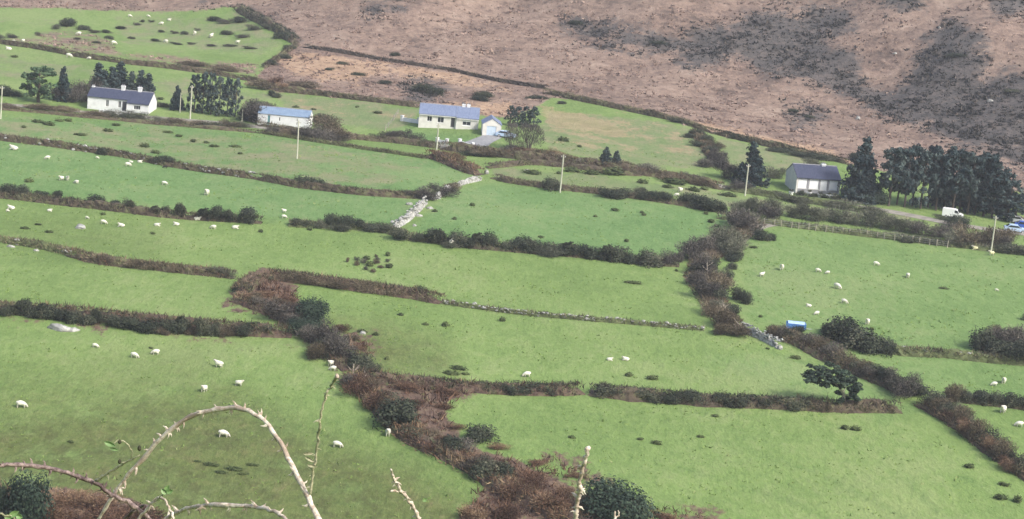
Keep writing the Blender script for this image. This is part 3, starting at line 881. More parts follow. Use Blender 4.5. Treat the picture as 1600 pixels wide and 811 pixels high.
h5b, p5b = hedge([(690, 232), (740, 238), (800, 246), (860, 252), (950, 264), (1050, 280), (1130, 296)], 'brown roadside hedge bank from the bungalow gate to the broad conifer', 3.2, 1.3, 'soil', BROWNG)
h5d, p5d = hedge([(1130, 296), (1180, 304), (1240, 314), (1300, 322), (1385, 338)], 'low green roadside hedge below the slate roofed house', 2.4, .8, 'greenbank', (('hawthorn', 'hedge_growth', 40, .5, .05), ('rough', 'bank_grass', 30, .45, .05)))
h5c, p5c = hedge([(760, 262), (830, 255), (900, 262), (960, 272), (1000, 274)], 'low heathery ridge between the lane and the pale strip of grass', 3, .7, 'soil', DARKG)
h6, p6 = hedge([(1120, 340), (1200, 350), (1300, 362), (1420, 377), (1500, 386), (1640, 402)], 'long grey green hedge bank behind the wire fence', 2.2, .8, 'greenbank', (('hawthorn', 'hedge_growth', 40, .7, .06), ('rough', 'bank_grass', 34, .5, .05)))
h7, p7 = hedge([(1180, 350), (1140, 378), (1100, 405), (1092, 440), (1120, 480), (1148, 522)], 'broad scrub covered bank climbing between the central and right fields', 5, .7, 'soil', BROWNG)
# by the lane
h1, p1 = hedge([(-40, 165), (0, 171), (60, 176), (150, 185), (240, 193), (330, 201), (400, 207)], 'brown roadside bank below the long white cottage', 2.2, .5, 'soil', LOWG)
h1b, p1b = hedge([(400, 207), (520, 226), (600, 238), (668, 248)], 'thin pale grass bank along the top of the upper field', 1.4, .5, 'greenbank', GREENG)
h1c, p1c = hedge([(400, 196), (470, 208), (540, 216), (620, 222), (690, 231)], 'scrubby roadside bank below the blue roofed shed', 2.4, .9, 'soil', DARKG)
# upper
h16, p16 = hedge([(-40, 62), (0, 68), (60, 76), (130, 90), (200, 100), (260, 106), (330, 116), (400, 128), (430, 138)], 'brown bank between the upper left field and the rough ground', 2.0, 1.0, 'soil', DARKG)
h16b, p16b = hedge([(372, 14), (410, 36), (440, 52), (462, 68)], 'dark heathery bank at the top corner of the hill field', 3.4, 1.4, 'soil', (('gorse', 'heather', 44, .8, .07),))
h16c, p16c = hedge([(464, 70), (440, 88), (412, 106)], 'short bushy bank closing the right side of the hill field', 1.8, .9, 'soil', DARKG)
h17, p17 = hedge([(475, 74), (540, 84), (600, 95), (700, 110), (780, 128), (860, 140)], 'thin dark wall line crossing the brown moor', .9, .8, 'darksoil', (('bankveg', 'undergrowth', 34, .45, .06),), 'moor_bank', 'bank')
h18, p18 = hedge([(850, 145), (930, 162), (1000, 177), (1060, 190), (1112, 208)], 'dark bank under the moor above the pale pasture', 1.7, 1.0, 'soil', DARKG)
h18b, p18b = hedge([(1112, 208), (1200, 229), (1290, 248), (1330, 258)], 'dark bank under the moor above the slate roofed house', 1.8, 1.1, 'soil', GOR)
h19, p19 = hedge([(430, 142), (500, 149), (560, 156), (655, 168)], 'dark bank under the moor left of the blue roofed bungalow', 1.8, 1.0, 'soil', DARKG)
h20, p20 = hedge([(1085, 206), (1100, 226), (1112, 244), (1135, 266)], 'scrubby bank dropping down the side of the pale pasture', 3, .7, 'soil', BROWNG)

# dry stone walls
def stone_wall(pts, label, w, h, n, size, big, bigsize, seed, protos=None, mat='stone', grow_=False):
    p = path_px(pts, .5)
    me, _, _ = bank_mesh('stone_wall', p, w, h * .8, M[mat], seed, .25)
    o = tag(link('stone_wall', me), label, 'stone wall', 'dry stone walls between the fields')
    stones_along(p, o, n, size, w * .95, h, seed, protos, big, bigsize)
    if grow_:
        bank_growth('wall_grass', p, w * 1.7, h * .8, M['rough'], 22, .45, .05, o, seed)
        bank_growth('undergrowth', p, w * 1.5, h * .8, M['bankveg'], 22, .45, .06, o, seed + 1)
    return o, p


stone_wall([(750, 281), (725, 287), (700, 296), (688, 306), (680, 312)], 'upper winding stretch of pale stone wall below the red bracken bank', 1.1, .9, 90, .42, 26, .75, 31)
stone_wall([(664, 318), (648, 333), (632, 347), (612, 360)], 'pale straight stone wall slanting down to the gorse', 1.3, 1.25, 150, .42, 34, .72, 32)
stone_wall([(690, 474), (740, 481), (800, 489), (860, 495), (930, 501), (1000, 507), (1100, 516)], 'long mossy stone wall from the bracken bank to the scrub', 1.0, .6, 170, .33, 40, .5, 33, grow_=True, mat='greenbank')
stone_wall([(1160, 516), (1185, 528), (1205, 538), (1219, 545)], 'short grey stone wall at the field gateway below the scrub', 1.1, 1.3, 130, .36, 14, .5, 34)

# ------------------------------------------------------------------ shrubs, left to right along their banks
def xs_row(kind, s): return [(kind,) + t for t in s]


row(xs_row('gorse', [(10, 305, 26, 17), (32, 306, 26, 17), (62, 309, 26, 11), (87, 311, 20, 12), (112, 318, 18, 10), (148, 321, 26, 18), (178, 326, 20, 12),
                     (201, 328, 18, 18), (216, 330, 14, 9), (258, 334, 14, 13), (279, 337, 14, 20), (312, 343, 26, 12), (335, 345, 26, 22),
                     (354, 346, 16, 17), (383, 349, 34, 23)]), 'on the dark hedge across the left fields', 'gorse bushes on the left hedge')
row(xs_row('gorse', [(465, 354, 24, 12), (482, 355, 20, 11), (518, 356, 26, 22), (541, 358, 32, 21), (563, 359, 20, 16), (586, 362, 36, 16), (604, 364, 24, 14)]) +
    xs_row('rough' if 0 else 'hawthorn', [(503, 357, 24, 13), (530, 363, 40, 12)]), 'left of the foot of the pale wall', 'bushes left of the pale stone wall')
row(xs_row('gorse', [(680, 380, 34, 21), (715, 385, 32, 22), (741, 387, 34, 20), (765, 388, 24, 25), (796, 392, 32, 17), (816, 393, 34, 22), (839, 395, 28, 20),
                     (861, 397, 28, 19), (882, 400, 32, 20), (906, 402, 30, 20), (926, 405, 28, 20), (946, 407, 26, 22), (966, 409, 36, 25), (987, 412, 24, 16),
                     (1014, 416, 34, 24)]) + [('gorse', 624, 376, 28, 23, 'round dark gorse bush at the very foot of the pale stone wall')] +
    xs_row('hawthorn', [(650, 378, 30, 15), (700, 388, 30, 12), (855, 402, 60, 12)]) + xs_row('scrub', [(1046, 416, 30, 25)]), 'on the thick bank between the middle fields', 'bushes on the middle bank')
row(xs_row('gorse', [(862, 297, 28, 18), (948, 309, 24, 17), (968, 310, 32, 18), (1000, 302, 18, 10), (1012, 313, 30, 16), (1034, 316, 36, 17), (1075, 321, 32, 19),
                     (1093, 328, 32, 21), (1110, 331, 28, 20), (1124, 332, 22, 18)]), 'along the top of the central field', 'gorse bushes above the central field')
row(xs_row('scrub', [(1170, 364, 64, 38), (1196, 348, 44, 28), (1080, 407, 46, 32), (1062, 410, 20, 18), (1103, 398, 52, 32), (1096, 430, 44, 34), (1088, 449, 34, 26), (1108, 468, 48, 32)]) +
    xs_row('hawthorn', [(1132, 388, 60, 38), (1152, 352, 38, 24), (1148, 404, 40, 30), (1120, 378, 34, 18), (1128, 446, 36, 26), (1120, 488, 30, 20)]) +
    xs_row('brown', [(1122, 452, 50, 32), (1112, 494, 36, 26), (1138, 514, 42, 34), (1152, 526, 38, 24), (1128, 524, 34, 18)]) +
    xs_row('gorse', [(1146, 408, 24, 15), (1143, 421, 16, 11), (1154, 470, 24, 24), (1166, 476, 18, 20), (1143, 494, 26, 18), (1190, 376, 28, 16), (1204, 376, 16, 12), (1110, 420, 26, 18), (1090, 430, 24, 18), (1122, 470, 28, 22), (1098, 462, 24, 18), (1128, 396, 26, 18)]),
    'in the broad scrub beside the right field', 'bushes of the central scrub')
row(xs_row('hawthorn', [(1411, 363, 34, 22), (1490, 384, 44, 22), (1150, 336, 28, 22), (1167, 330, 30, 22), (1188, 334, 34, 26), (1215, 336, 30, 26), (1237, 340, 26, 20), (1257, 344, 32, 30), (1281, 347, 38, 24),
                        (1308, 349, 40, 24), (1333, 352, 34, 22), (1357, 355, 42, 30), (1384, 358, 38, 24), (1300, 362, 40, 8), (1210, 350, 40, 8), (1400, 374, 40, 10), (1450, 382, 40, 12)]) +
    xs_row('scrub', [(1440, 368, 42, 24), (1472, 372, 48, 24), (1562, 386, 36, 20)]) +
    xs_row('brown', [(1514, 384, 50, 36), (1546, 386, 44, 30), (1574, 382, 34, 24)]) +
    xs_row('gorse', [(1495, 356, 36, 20), (1420, 380, 24, 10), (1492, 386, 40, 10), (1585, 398, 50, 16)]), 'above the wire fence', 'hedge bushes above the wire fence')
row(xs_row('brown', [(1208, 526, 26, 18), (1240, 536, 40, 24), (1282, 552, 36, 24), (1322, 574, 42, 30), (1350, 586, 30, 22)]) +
    xs_row('scrub', [(1224, 531, 34, 22), (1265, 546, 38, 24), (1300, 564, 40, 28), (1364, 594, 30, 20), (1396, 610, 46, 32), (1416, 622, 50, 34), (1344, 590, 30, 14)]) +
    xs_row('gorse', [(1212, 524, 24, 14), (1234, 534, 26, 16), (1256, 538, 26, 18), (1276, 548, 26, 20), (1298, 558, 30, 20), (1316, 572, 28, 20), (1340, 582, 28, 20), (1362, 588, 32, 22), (1386, 602, 34, 26), (1402, 614, 28, 24), (1432, 620, 32, 26)]),
    'down the bank below the blue trailer', 'shrubs on the bank below the trailer')
row(xs_row('brown', [(1470, 648, 38, 26), (1500, 664, 40, 28), (1526, 690, 38, 34), (1566, 722, 40, 32), (1590, 742, 36, 28)]) +
    xs_row('bracken', [(1486, 662, 34, 20), (1512, 684, 34, 26), (1550, 710, 34, 26), (1578, 738, 34, 22), (1452, 640, 24, 14)]) +
    xs_row('gorse', [(1462, 640, 36, 32), (1476, 652, 28, 22), (1494, 652, 32, 22), (1508, 662, 26, 22), (1520, 678, 28, 22), (1541, 696, 32, 28), (1557, 706, 30, 26), (1574, 724, 28, 22), (1600, 742, 30, 34)]),
    'down the red bank at the lower right', 'shrubs on the red bank')
row(xs_row('gorse', [(1293, 520, 20, 12), (1314, 535, 54, 38), (1342, 545, 52, 36), (1368, 552, 42, 28), (1388, 554, 28, 22)]), 'in the dark clump right of the blue trailer', 'gorse bushes right of the trailer')
row(xs_row('gorse', [(1536, 548, 40, 36), (1568, 562, 44, 30), (1596, 568, 50, 34), (1556, 556, 36, 24), (1605, 502, 16, 12)]) + xs_row('scrub', [(1566, 548, 46, 38), (1592, 554, 50, 46)]) + xs_row('brown', [(1556, 536, 30, 26), (1580, 532, 26, 24)]),
    'in the big clump on the right edge', 'bushes at the right edge')
row(xs_row('gorse', [(1506, 630, 26, 18), (1530, 632, 32, 20), (1556, 634, 26, 22), (1578, 636, 28, 24), (1600, 640, 30, 18)]) + xs_row('brown', [(1490, 629, 36, 28)]),
    'on the short right bank under two sheep', 'bushes on the short right bank')
row(xs_row('gorse', [(12, 494, 26, 17), (37, 494, 22, 25), (56, 497, 26, 19), (76, 499, 26, 24), (96, 502, 24, 18), (116, 505, 24, 20), (140, 507, 26, 16), (152, 505, 13, 18),
                     (176, 511, 34, 20), (202, 515, 34, 20), (234, 519, 40, 22), (271, 522, 40, 20), (286, 520, 20, 24), (318, 525, 24, 26), (336, 525, 15, 20), (386, 525, 40, 22), (410, 524, 34, 16)]) +
    xs_row('brown', [(356, 526, 26, 18), (300, 524, 24, 16), (250, 524, 30, 14)]), 'on the hedge above the boulder pile', 'bushes on the hedge above the boulder pile')
row([('evergreen', 482, 506, 58, 40, 'large round dark evergreen bush at the bend of the brown bank'), ('evergreen', 478, 524, 60, 28, 'low dark green bush directly below the round evergreen'),
     ('gorse', 656, 465, 22, 20, 'single dark gorse bush where bracken bank meets stone wall')] +
    xs_row('scrub', [(404, 482, 36, 18), (436, 502, 52, 32), (456, 512, 40, 24), (498, 545, 56, 40), (520, 562, 52, 42), (544, 566, 36, 24), (480, 534, 36, 26)]) +
    xs_row('brown', [(392, 474, 34, 18), (440, 478, 36, 12), (494, 562, 40, 26), (546, 534, 30, 12)]) +
    xs_row('bracken', [(414, 466, 40, 12), (384, 472, 30, 14), (452, 474, 30, 12), (530, 520, 34, 14), (556, 548, 30, 10)]) +
    xs_row('gorse', [(528, 546, 30, 22), (562, 576, 36, 24), (578, 582, 30, 16), (506, 556, 34, 26), (378, 456, 26, 16), (412, 440, 24, 10)]), 'on the bank around the dark evergreen', 'shrubs around the dark evergreen')
row([('gorse', 618, 670, 62, 46, 'rounded grey green gorse bush with a sheep beside its foot'), ('gorse', 748, 690, 46, 26, 'low dark gorse bush on the upper edge of the wide bracken bank')] +
    xs_row('bracken', [(560, 620, 50, 34), (585, 644, 50, 34), (570, 606, 40, 20), (650, 692, 50, 24), (690, 708, 50, 24), (730, 728, 46, 24), (800, 784, 56, 34), (850, 804, 60, 36), (790, 814, 56, 28), (740, 818, 56, 24), (880, 815, 50, 34), (830, 764, 50, 26), (880, 780, 40, 20),
                       (650, 634, 40, 10), (690, 640, 40, 9), (640, 614, 50, 14), (700, 618, 44, 12), (715, 672, 36, 8), (780, 704, 40, 9), (840, 728, 40, 9), (900, 748, 36, 8)]) +
    xs_row('brown', [(610, 650, 44, 30), (668, 694, 46, 24), (700, 716, 46, 24), (760, 742, 50, 30), (575, 618, 40, 26), (920, 800, 50, 30)]) +
    xs_row('scrub', [(548, 606, 40, 22), (718, 712, 48, 26), (740, 738, 46, 26)]) +
    xs_row('gorse', [(708, 712, 46, 28), (764, 750, 46, 32), (785, 752, 36, 28), (600, 632, 36, 22), (630, 640, 36, 18), (648, 690, 40, 24)]), 'down the wide bracken bank', 'shrubs down the wide bracken bank')
plant('evergreen', 965, 826, 108, 82, 'big dome of dark green gorse at the bottom right of the bracken', 'large dark bushes in the foreground')
plant('evergreen', 36, 822, 72, 92, 'upright dark green bush at the bottom left corner behind the bramble', 'large dark bushes in the foreground')
plant('evergreen', -4, 812, 24, 60, 'dark bush cut by the left edge at the bottom', 'large dark bushes in the foreground')
row(xs_row('bracken', [(20, 800, 80, 30), (100, 795, 80, 26), (160, 800, 70, 26), (220, 815, 70, 26), (80, 818, 80, 30), (160, 825, 90, 30), (1040, 812, 50, 10), (1110, 822, 50, 10)]), 'along the bottom edge', 'bracken clumps along the bottom edge')
row(xs_row('gorse', [(752, 612, 36, 16), (818, 615, 42, 20), (850, 616, 36, 16), (873, 610, 24, 14), (790, 616, 36, 16), (706, 608, 30, 14)]), 'on the bank left of the gap', 'gorse bushes on the bank left of the gap')
row(xs_row('gorse', [(946, 620, 40, 18), (986, 618, 24, 14), (1010, 627, 46, 18), (1050, 630, 46, 20), (1085, 632, 40, 20), (1130, 634, 40, 18), (1165, 636, 36, 20), (1205, 638, 40, 18), (1250, 642, 40, 20)]) +
    xs_row('brown', [(1280, 644, 44, 20), (1345, 645, 46, 18), (1385, 645, 36, 14)]), 'on the bank under the leaning tree', 'bushes on the bank under the leaning tree')
row(xs_row('brown', [(170, 414, 40, 16), (212, 420, 40, 18), (240, 423, 40, 16), (280, 426, 36, 14)]) + xs_row('hawthorn', [(325, 431, 40, 14), (350, 434, 40, 16)]), 'on the short brown bank at left', 'bushes on the short brown bank')
row(xs_row('brown', [(440, 440, 44, 16), (480, 446, 50, 18), (520, 452, 50, 18), (570, 458, 50, 18), (615, 464, 46, 18)]) + xs_row('gorse', [(465, 440, 40, 14), (545, 450, 40, 14), (600, 458, 40, 14)]), 'on the curved bracken bank', 'bushes on the curved bracken bank')
row(xs_row('gorse', [(486, 293, 42, 18), (470, 290, 20, 14), (160, 242, 14, 12), (256, 258, 34, 15), (510, 296, 16, 8)]) + xs_row('scrub', [(660, 312, 44, 20), (690, 308, 44, 20), (640, 310, 30, 14)]) +
    xs_row('brown', [(705, 298, 30, 14)]), 'on the bank under the upper field', 'bushes under the upper field')
# roadside and upper shrubs
row(xs_row('brown', [(508, 212, 60, 30), (530, 220, 44, 24), (456, 212, 40, 12)]) + xs_row('scrub', [(482, 216, 50, 20), (512, 222, 60, 20), (436, 210, 40, 12)]) + xs_row('gorse', [(500, 192, 22, 14), (428, 208, 30, 8)]) +
    xs_row('scrub', []), 'in the thicket right of the blue roofed shed', 'thicket beside the shed')
row(xs_row('scrub', [(402, 192, 50, 36), (390, 190, 40, 26), (417, 184, 30, 26)]) + xs_row('gorse', [(407, 176, 36, 20), (385, 188, 30, 14)]), 'left of the blue roofed shed', 'bushes left of the shed')
row(xs_row('scrub', [(612, 218, 40, 14), (644, 222, 36, 14), (628, 216, 26, 14)]) + xs_row('hawthorn', [(590, 220, 30, 10), (668, 228, 30, 10)]), 'on the bank below the bungalow lawn', 'bushes below the bungalow lawn')
row(xs_row('brown', [(760, 246, 50, 14), (850, 248, 46, 16), (890, 256, 46, 16), (985, 268, 44, 16), (1050, 284, 44, 16), (1100, 292, 44, 14)]) + xs_row('scrub', [(800, 240, 44, 16), (920, 260, 40, 14), (1010, 274, 50, 18), (1080, 284, 40, 14), (1150, 300, 50, 16)]) +
    xs_row('bracken', [(820, 242, 50, 12), (870, 246, 40, 12), (710, 250, 34, 12), (690, 248, 30, 12), (730, 264, 34, 12)]) + xs_row('hawthorn', [(1240, 318, 60, 14), (1320, 328, 60, 14), (1370, 336, 40, 14), (1200, 308, 50, 12)]) +
    xs_row('gorse', [(760, 240, 22, 12), (738, 244, 40, 8)]), 'along the roadside hedge', 'bushes along the roadside hedge')
row(xs_row('gorse', [(1090, 212, 26, 10), (1076, 216, 22, 7), (1103, 224, 26, 12), (1092, 230, 28, 10), (1112, 240, 26, 12)]) + xs_row('scrub', [(1126, 262, 36, 28), (1140, 280, 44, 28), (1116, 250, 30, 18), (1100, 262, 30, 14)]) + xs_row('brown', [(1118, 232, 30, 14)]),
    'down the side of the pale pasture', 'bushes beside the pale pasture')
row(xs_row('scrub', [(130, 160, 42, 38), (112, 160, 34, 24), (95, 158, 40, 22)]) + xs_row('brown', [(10, 172, 40, 12), (60, 172, 50, 12), (100, 176, 44, 12), (145, 184, 44, 14), (270, 194, 44, 12), (310, 198, 40, 12), (360, 200, 40, 14)]) +
    xs_row('gorse', [(4, 150, 26, 16), (20, 150, 30, 8), (200, 186, 30, 8), (330, 200, 30, 10), (250, 168, 26, 8)]) + xs_row('hawthorn', [(175, 184, 40, 12), (212, 186, 40, 12), (380, 200, 30, 10), (250, 192, 30, 10)]), 'around the long white cottage', 'bushes around the white cottage')
_hill = [(105, 42, 24, 13), (85, 46, 16, 9), (130, 47, 20, 8), (146, 52, 18, 6), (166, 52, 16, 5), (60, 56, 14, 6), (188, 46, 16, 5), (214, 40, 12, 5), (222, 35, 8, 4), (236, 35, 10, 4), (252, 51, 11, 4), (272, 53, 12, 5), (288, 54, 12, 5),
         (308, 48, 10, 4), (243, 65, 17, 4), (332, 73, 19, 4), (360, 73, 22, 4), (388, 77, 24, 5), (334, 34, 22, 8), (352, 38, 24, 9), (376, 36, 26, 9), (394, 48, 26, 10), (354, 55, 22, 7), (378, 60, 22, 7), (275, 70, 18, 4), (0, 61, 20, 8), (170, 61, 14, 5),
         (18, 60, 20, 7), (440, 60, 22, 10), (418, 46, 24, 9), (205, 61, 12, 4), (120, 62, 12, 4), (150, 68, 12, 4), (300, 70, 16, 4)]
row([(('gorse', 'hawthorn', 'gorse', 'scrub')[i % 4],) + t for i, t in enumerate(_hill)], 'scattered on the hill field at top left', 'bushes on the hill field')
row(xs_row('bracken', [(430, 136, 30, 18), (440, 142, 20, 12)]) + xs_row('brown', [(405, 140, 50, 18), (470, 138, 60, 12), (350, 112, 50, 12), (300, 104, 50, 10)]) + xs_row('gorse', [(432, 153, 14, 8), (425, 150, 14, 8), (445, 92, 20, 8), (425, 102, 20, 8), (452, 78, 20, 8), (535, 101, 16, 5), (515, 110, 14, 5), (600, 132, 26, 6), (660, 145, 36, 14), (680, 150, 30, 12), (755, 152, 30, 10), (750, 158, 30, 8), (560, 118, 20, 5), (617, 88, 14, 7), (845, 155, 24, 6), (830, 155, 20, 5), (878, 163, 14, 5), (1055, 192, 24, 8), (1150, 218, 24, 8), (1170, 222, 30, 9), (1140, 214, 24, 8)]),
    'at the foot of the moor', 'bushes at the foot of the moor')
row(xs_row('gorse', [(1220, 238, 40, 8), (1250, 246, 40, 10), (1275, 250, 40, 10), (1300, 252, 30, 8), (1240, 176, 18, 6), (1265, 185, 16, 5), (1500, 90, 40, 6), (1585, 145, 30, 6), (1340, 250, 30, 10), (1030, 70, 30, 6), (900, 40, 24, 8)]),
    'scattered on and under the right hand moor', 'gorse bushes on the right hand moor')

# rush clumps in the grass
RUSH = {
    'in the field below the mossy stone wall': [(626, 493, 9, 5), (665, 508, 10, 5), (696, 510, 11, 8), (785, 502, 9, 7), (716, 578, 24, 7), (705, 586, 24, 7), (727, 586, 14, 4), (983, 588, 12, 7), (1020, 594, 18, 8), (1243, 561, 15, 6), (587, 524, 10, 6), (565, 520, 14, 6), (1200, 546, 6, 3), (604, 562, 7, 6)],
    'in the lower right field': [(1320, 671, 11, 7), (1337, 673, 16, 7), (1515, 732, 14, 8), (1570, 760, 16, 6), (1564, 781, 20, 8), (1590, 785, 12, 11), (893, 685, 11, 5), (1026, 695, 16, 7), (1118, 652, 11, 5), (1000, 688, 10, 4), (1095, 684, 12, 4), (1245, 634, 12, 8), (1290, 642, 16, 8), (1335, 642, 24, 9)],
    'in the central field below the poles': [(679, 331, 9, 5), (710, 343, 7, 5), (738, 322, 8, 5), (930, 339, 6, 4), (961, 330, 12, 5), (1003, 333, 7, 4), (1006, 337, 7, 4), (979, 378, 7, 5), (1111, 348, 10, 6), (1120, 355, 9, 5), (1103, 335, 7, 5), (845, 372, 9, 4)],
    'in the broad field under the left hedge': [(407, 363, 7, 5), (484, 360, 8, 5), (161, 336, 7, 4), (38, 358, 14, 4), (60, 352, 10, 3), (238, 366, 8, 4), (76, 364, 12, 4)],
    'in the pale strip below the lane': [(831, 272, 27, 7), (873, 272, 9, 5), (894, 269, 26, 8), (923, 273, 24, 7), (958, 274, 34, 13), (1004, 287, 16, 7), (1052, 288, 36, 9), (1043, 294, 16, 7), (1084, 299, 20, 8), (1101, 297, 12, 6), (1138, 307, 26, 7), (880, 221, 16, 7), (905, 230, 7, 4)],
    'in the upper left field': [(58, 192, 16, 5), (75, 196, 18, 6), (92, 190, 12, 4), (106, 190, 12, 5), (125, 212, 18, 4), (168, 206, 14, 5), (180, 197, 12, 4), (225, 230, 14, 6), (242, 240, 14, 5), (262, 208, 14, 4), (280, 214, 10, 4), (302, 222, 8, 5), (322, 224, 9, 4), (334, 230, 14, 4), (368, 230, 18, 4), (375, 241, 8, 4), (45, 285, 13, 6), (37, 200, 8, 4), (462, 168, 10, 4), (490, 172, 8, 3), (558, 168, 6, 3), (590, 178, 14, 5), (250, 156, 9, 4), (22, 90, 10, 4)],
    'beside the scrub in the right field': [(1177, 388, 12, 4), (1057, 424, 5, 4), (1070, 432, 6, 4), (1362, 516, 7, 5), (1188, 496, 6, 4), (1475, 452, 14, 4), (990, 444, 26, 5)],
    'in the round patch of tufts in the middle field': [(543, 410, 6, 8), (557, 407, 9, 6), (572, 406, 12, 7), (557, 415, 10, 7), (567, 412, 12, 8), (577, 416, 12, 8), (588, 412, 12, 8), (572, 422, 10, 6), (583, 424, 8, 5), (594, 419, 10, 6), (590, 407, 9, 6), (606, 400, 7, 7), (588, 402, 6, 5), (606, 410, 8, 6), (607, 419, 11, 7), (583, 426, 8, 6)],
    'in the rough bottom left field': [(110, 692, 9, 4), (330, 728, 22, 5), (365, 735, 26, 6), (345, 740, 18, 4), (395, 728, 18, 4), (308, 722, 12, 3), (380, 742, 16, 4), (235, 545, 7, 3)],
}
for where, ls in RUSH.items():
    row([(('brown', 'hawthorn', 'rush')[i % 3] if 'round patch' in where else 'rush',) + t for i, t in enumerate(ls)], where.replace('in the round patch of tufts in the middle field', 'in the round middle patch'), 'rush clumps in the grass')

# ------------------------------------------------------------------ trees: trunk with limbs, and a crown of needle or leaf clumps
def tree_parts(seed, style, lean=0.0):
    """meshes (trunk, crown) of a tree 1 m tall"""
    global rng
    rng = np.random.default_rng(seed)
    mb = MB()
    clump = []
    if style == 'spire':            # narrow conifer, branched to the ground
        mb.tube([(0, 0, -.04), (.01, 0, .3), (0, .01, .7), (0, 0, .97)], [.03, .024, .012, .003], 6)
        lay = 15
        for i in range(lay):
            z = .06 + .9 * i / lay
            R = .2 * (1 - (i / lay) ** 1.25) * rng.uniform(.75, 1.2) + .02
            for k in range(max(3, int(9 * (1 - i / lay) + 2))):
                a = rng.uniform(0, 6.283)
                e = np.array([R * math.cos(a), R * math.sin(a), z - .02 + rng.uniform(-.02, .05)])
                if k < 3: mb.tube([(0, 0, z - .03), tuple(e)], [.007, .003], 3)
                clump.append((e * np.array([.75, .75, 1]), .05 + .03 * rng.random(), 1.1))
                clump.append((e * np.array([.4, .4, 1]), .06, 1.1))
    elif style == 'broadspire':     # big dark conifer
        mb.tube([(0, 0, -.04), (.01, 0, .3), (0, .01, .7), (0, 0, .97)], [.035, .028, .014, .003], 7)
        lay = 16
        for i in range(lay):
            z = .05 + .92 * i / lay
            R = .36 * (1 - (i / lay) ** 1.1) * rng.uniform(.7, 1.2) + .03
            for k in range(max(3, int(13 * (1 - i / lay) + 2))):
                a = rng.uniform(0, 6.283)
                e = np.array([R * math.cos(a), R * math.sin(a), z + rng.uniform(-.03, .05)])
                if k < 4: mb.tube([(0, 0, z - .03), tuple(e)], [.008, .003], 3)
                clump.append((e * np.array([.85, .85, 1]), .055 + .03 * rng.random(), .8))
                clump.append((e * np.array([.45, .45, 1]), .07, .8))
    elif style == 'pine':           # tall pine with a bare lower trunk
        x1, y1 = rng.uniform(-.03, .03, 2)
        mb.tube([(0, 0, -.04), (x1, y1, .35), (x1 * .6, y1 * .4, .65), (0, 0, .93)], [.024, .019, .013, .004], 7)
        for i in range(40):
            z = .24 + .74 * rng.random() ** .85
            zz = (z - .24) / .74
            R = (.07 + .19 * math.sin(math.pi * min(1, .18 + .78 * zz)) ** .7) * rng.uniform(.55, 1.15)
            a = rng.uniform(0, 6.283)
            e = np.array([R * math.cos(a), R * math.sin(a), z])
            mb.tube([(x1 * .5, y1 * .5, max(.25, z - .1)), tuple(e)], [.007, .003], 3)
            clump.append((e, .055 + .03 * rng.random(), .75))
            clump.append((e * .55 + np.array([0, 0, z * .45]), .06, .8))
        for i in range(6):          # dead lower branches
            z = rng.uniform(.14, .4); a = rng.uniform(0, 6.283)
            mb.tube([(x1 * z, y1 * z, z), (.09 * math.cos(a), .09 * math.sin(a), z + .05)], [.005, .002], 3)
    elif style == 'fullpine':       # dense conifer column, branched nearly to the ground, with an uneven top
        mb.tube([(0, 0, -.04), (.01, 0, .35), (0, .01, .65), (0, 0, .93)], [.022, .018, .012, .004], 7)
        for i in range(62):
            z = .06 + .9 * rng.random() ** .95
            R = (.10 + .11 * math.sin(math.pi * min(1, .2 + .75 * z))) * rng.uniform(.5, 1.25) * (1.0 if z < .82 else .6)
            a = rng.uniform(0, 6.283)
            e = np.array([R * math.cos(a), R * math.sin(a), z])
            if i % 2: mb.tube([(0, 0, max(.03, z - .06)), tuple(e)], [.006, .003], 3)
            clump.append((e, .045 + .03 * rng.random(), .9))
    elif style == 'cypress':        # spreading layered crown
        mb.tube([(0, 0, -.05), (.02, 0, .2), (0, .02, .5), (0, 0, .85)], [.05, .04, .025, .006], 7)
        for i in range(44):
            z = rng.uniform(.18, .95)
            R = .5 * math.sqrt(max(0.02, 1 - ((z - .42) / .58) ** 2)) * rng.uniform(.4, 1.08)
            a = rng.uniform(0, 6.283)
            e = np.array([R * math.cos(a), R * math.sin(a), z])
            mb.tube([(0, 0, max(.1, z - .14)), tuple(e)], [.011, .004], 3)
            clump.append((e, .075 + .04 * rng.random(), .5))
            clump.append((e * np.array([.6, .6, 1]), .08, .6))
    elif style == 'bare':           # leafless tree: many ascending twigs
        for i in range(5):
            a = i * 1.256 + rng.uniform(-.3, .3); r = rng.uniform(.1, .3)
            mb.tube([(0.02 * math.cos(a), .02 * math.sin(a), -.04), (.06 * math.cos(a), .06 * math.sin(a), .25), (r * math.cos(a), r * math.sin(a), .62)], [.022, .016, .006], 5)
    elif style == 'wind':           # hawthorn bent by the wind: crown swept to the left
        mb.tube([(.0, 0, -.05), (.03, 0, .2), (.02, .01, .38), (-.10, .02, .55), (-.3, 0, .68)], [.045, .036, .03, .02, .008], 7)
        mb.tube([(.02, .01, .34), (.13, -.02, .42), (.22, .02, .5)], [.02, .013, .005], 5)
        mb.tube([(-.02, .01, .45), (-.16, -.1, .62), (-.42, -.1, .74)], [.016, .01, .004], 5)
        mb.tube([(.0, .01, .40), (.06, .1, .6), (.0, .12, .8)], [.016, .01, .004], 5)
        for i in range(80):
            u = rng.random()
            e = np.array([.26 - 1.0 * u + rng.normal() * .03, rng.uniform(-.3, .3), .50 + .16 * u + .38 * math.sin(math.pi * min(1, .1 + .85 * u)) ** .8 * rng.random() + rng.normal() * .02])
            clump.append((e, .065 + .035 * rng.random(), .6))
        for i in range(14):
            clump.append((np.array([rng.uniform(-.1, .28), rng.uniform(-.18, .18), rng.uniform(.26, .48)]), .07, .6))
    trunk = mb
    cs = np.array([c for c, _, _ in clump]) if clump else np.zeros((0, 3))
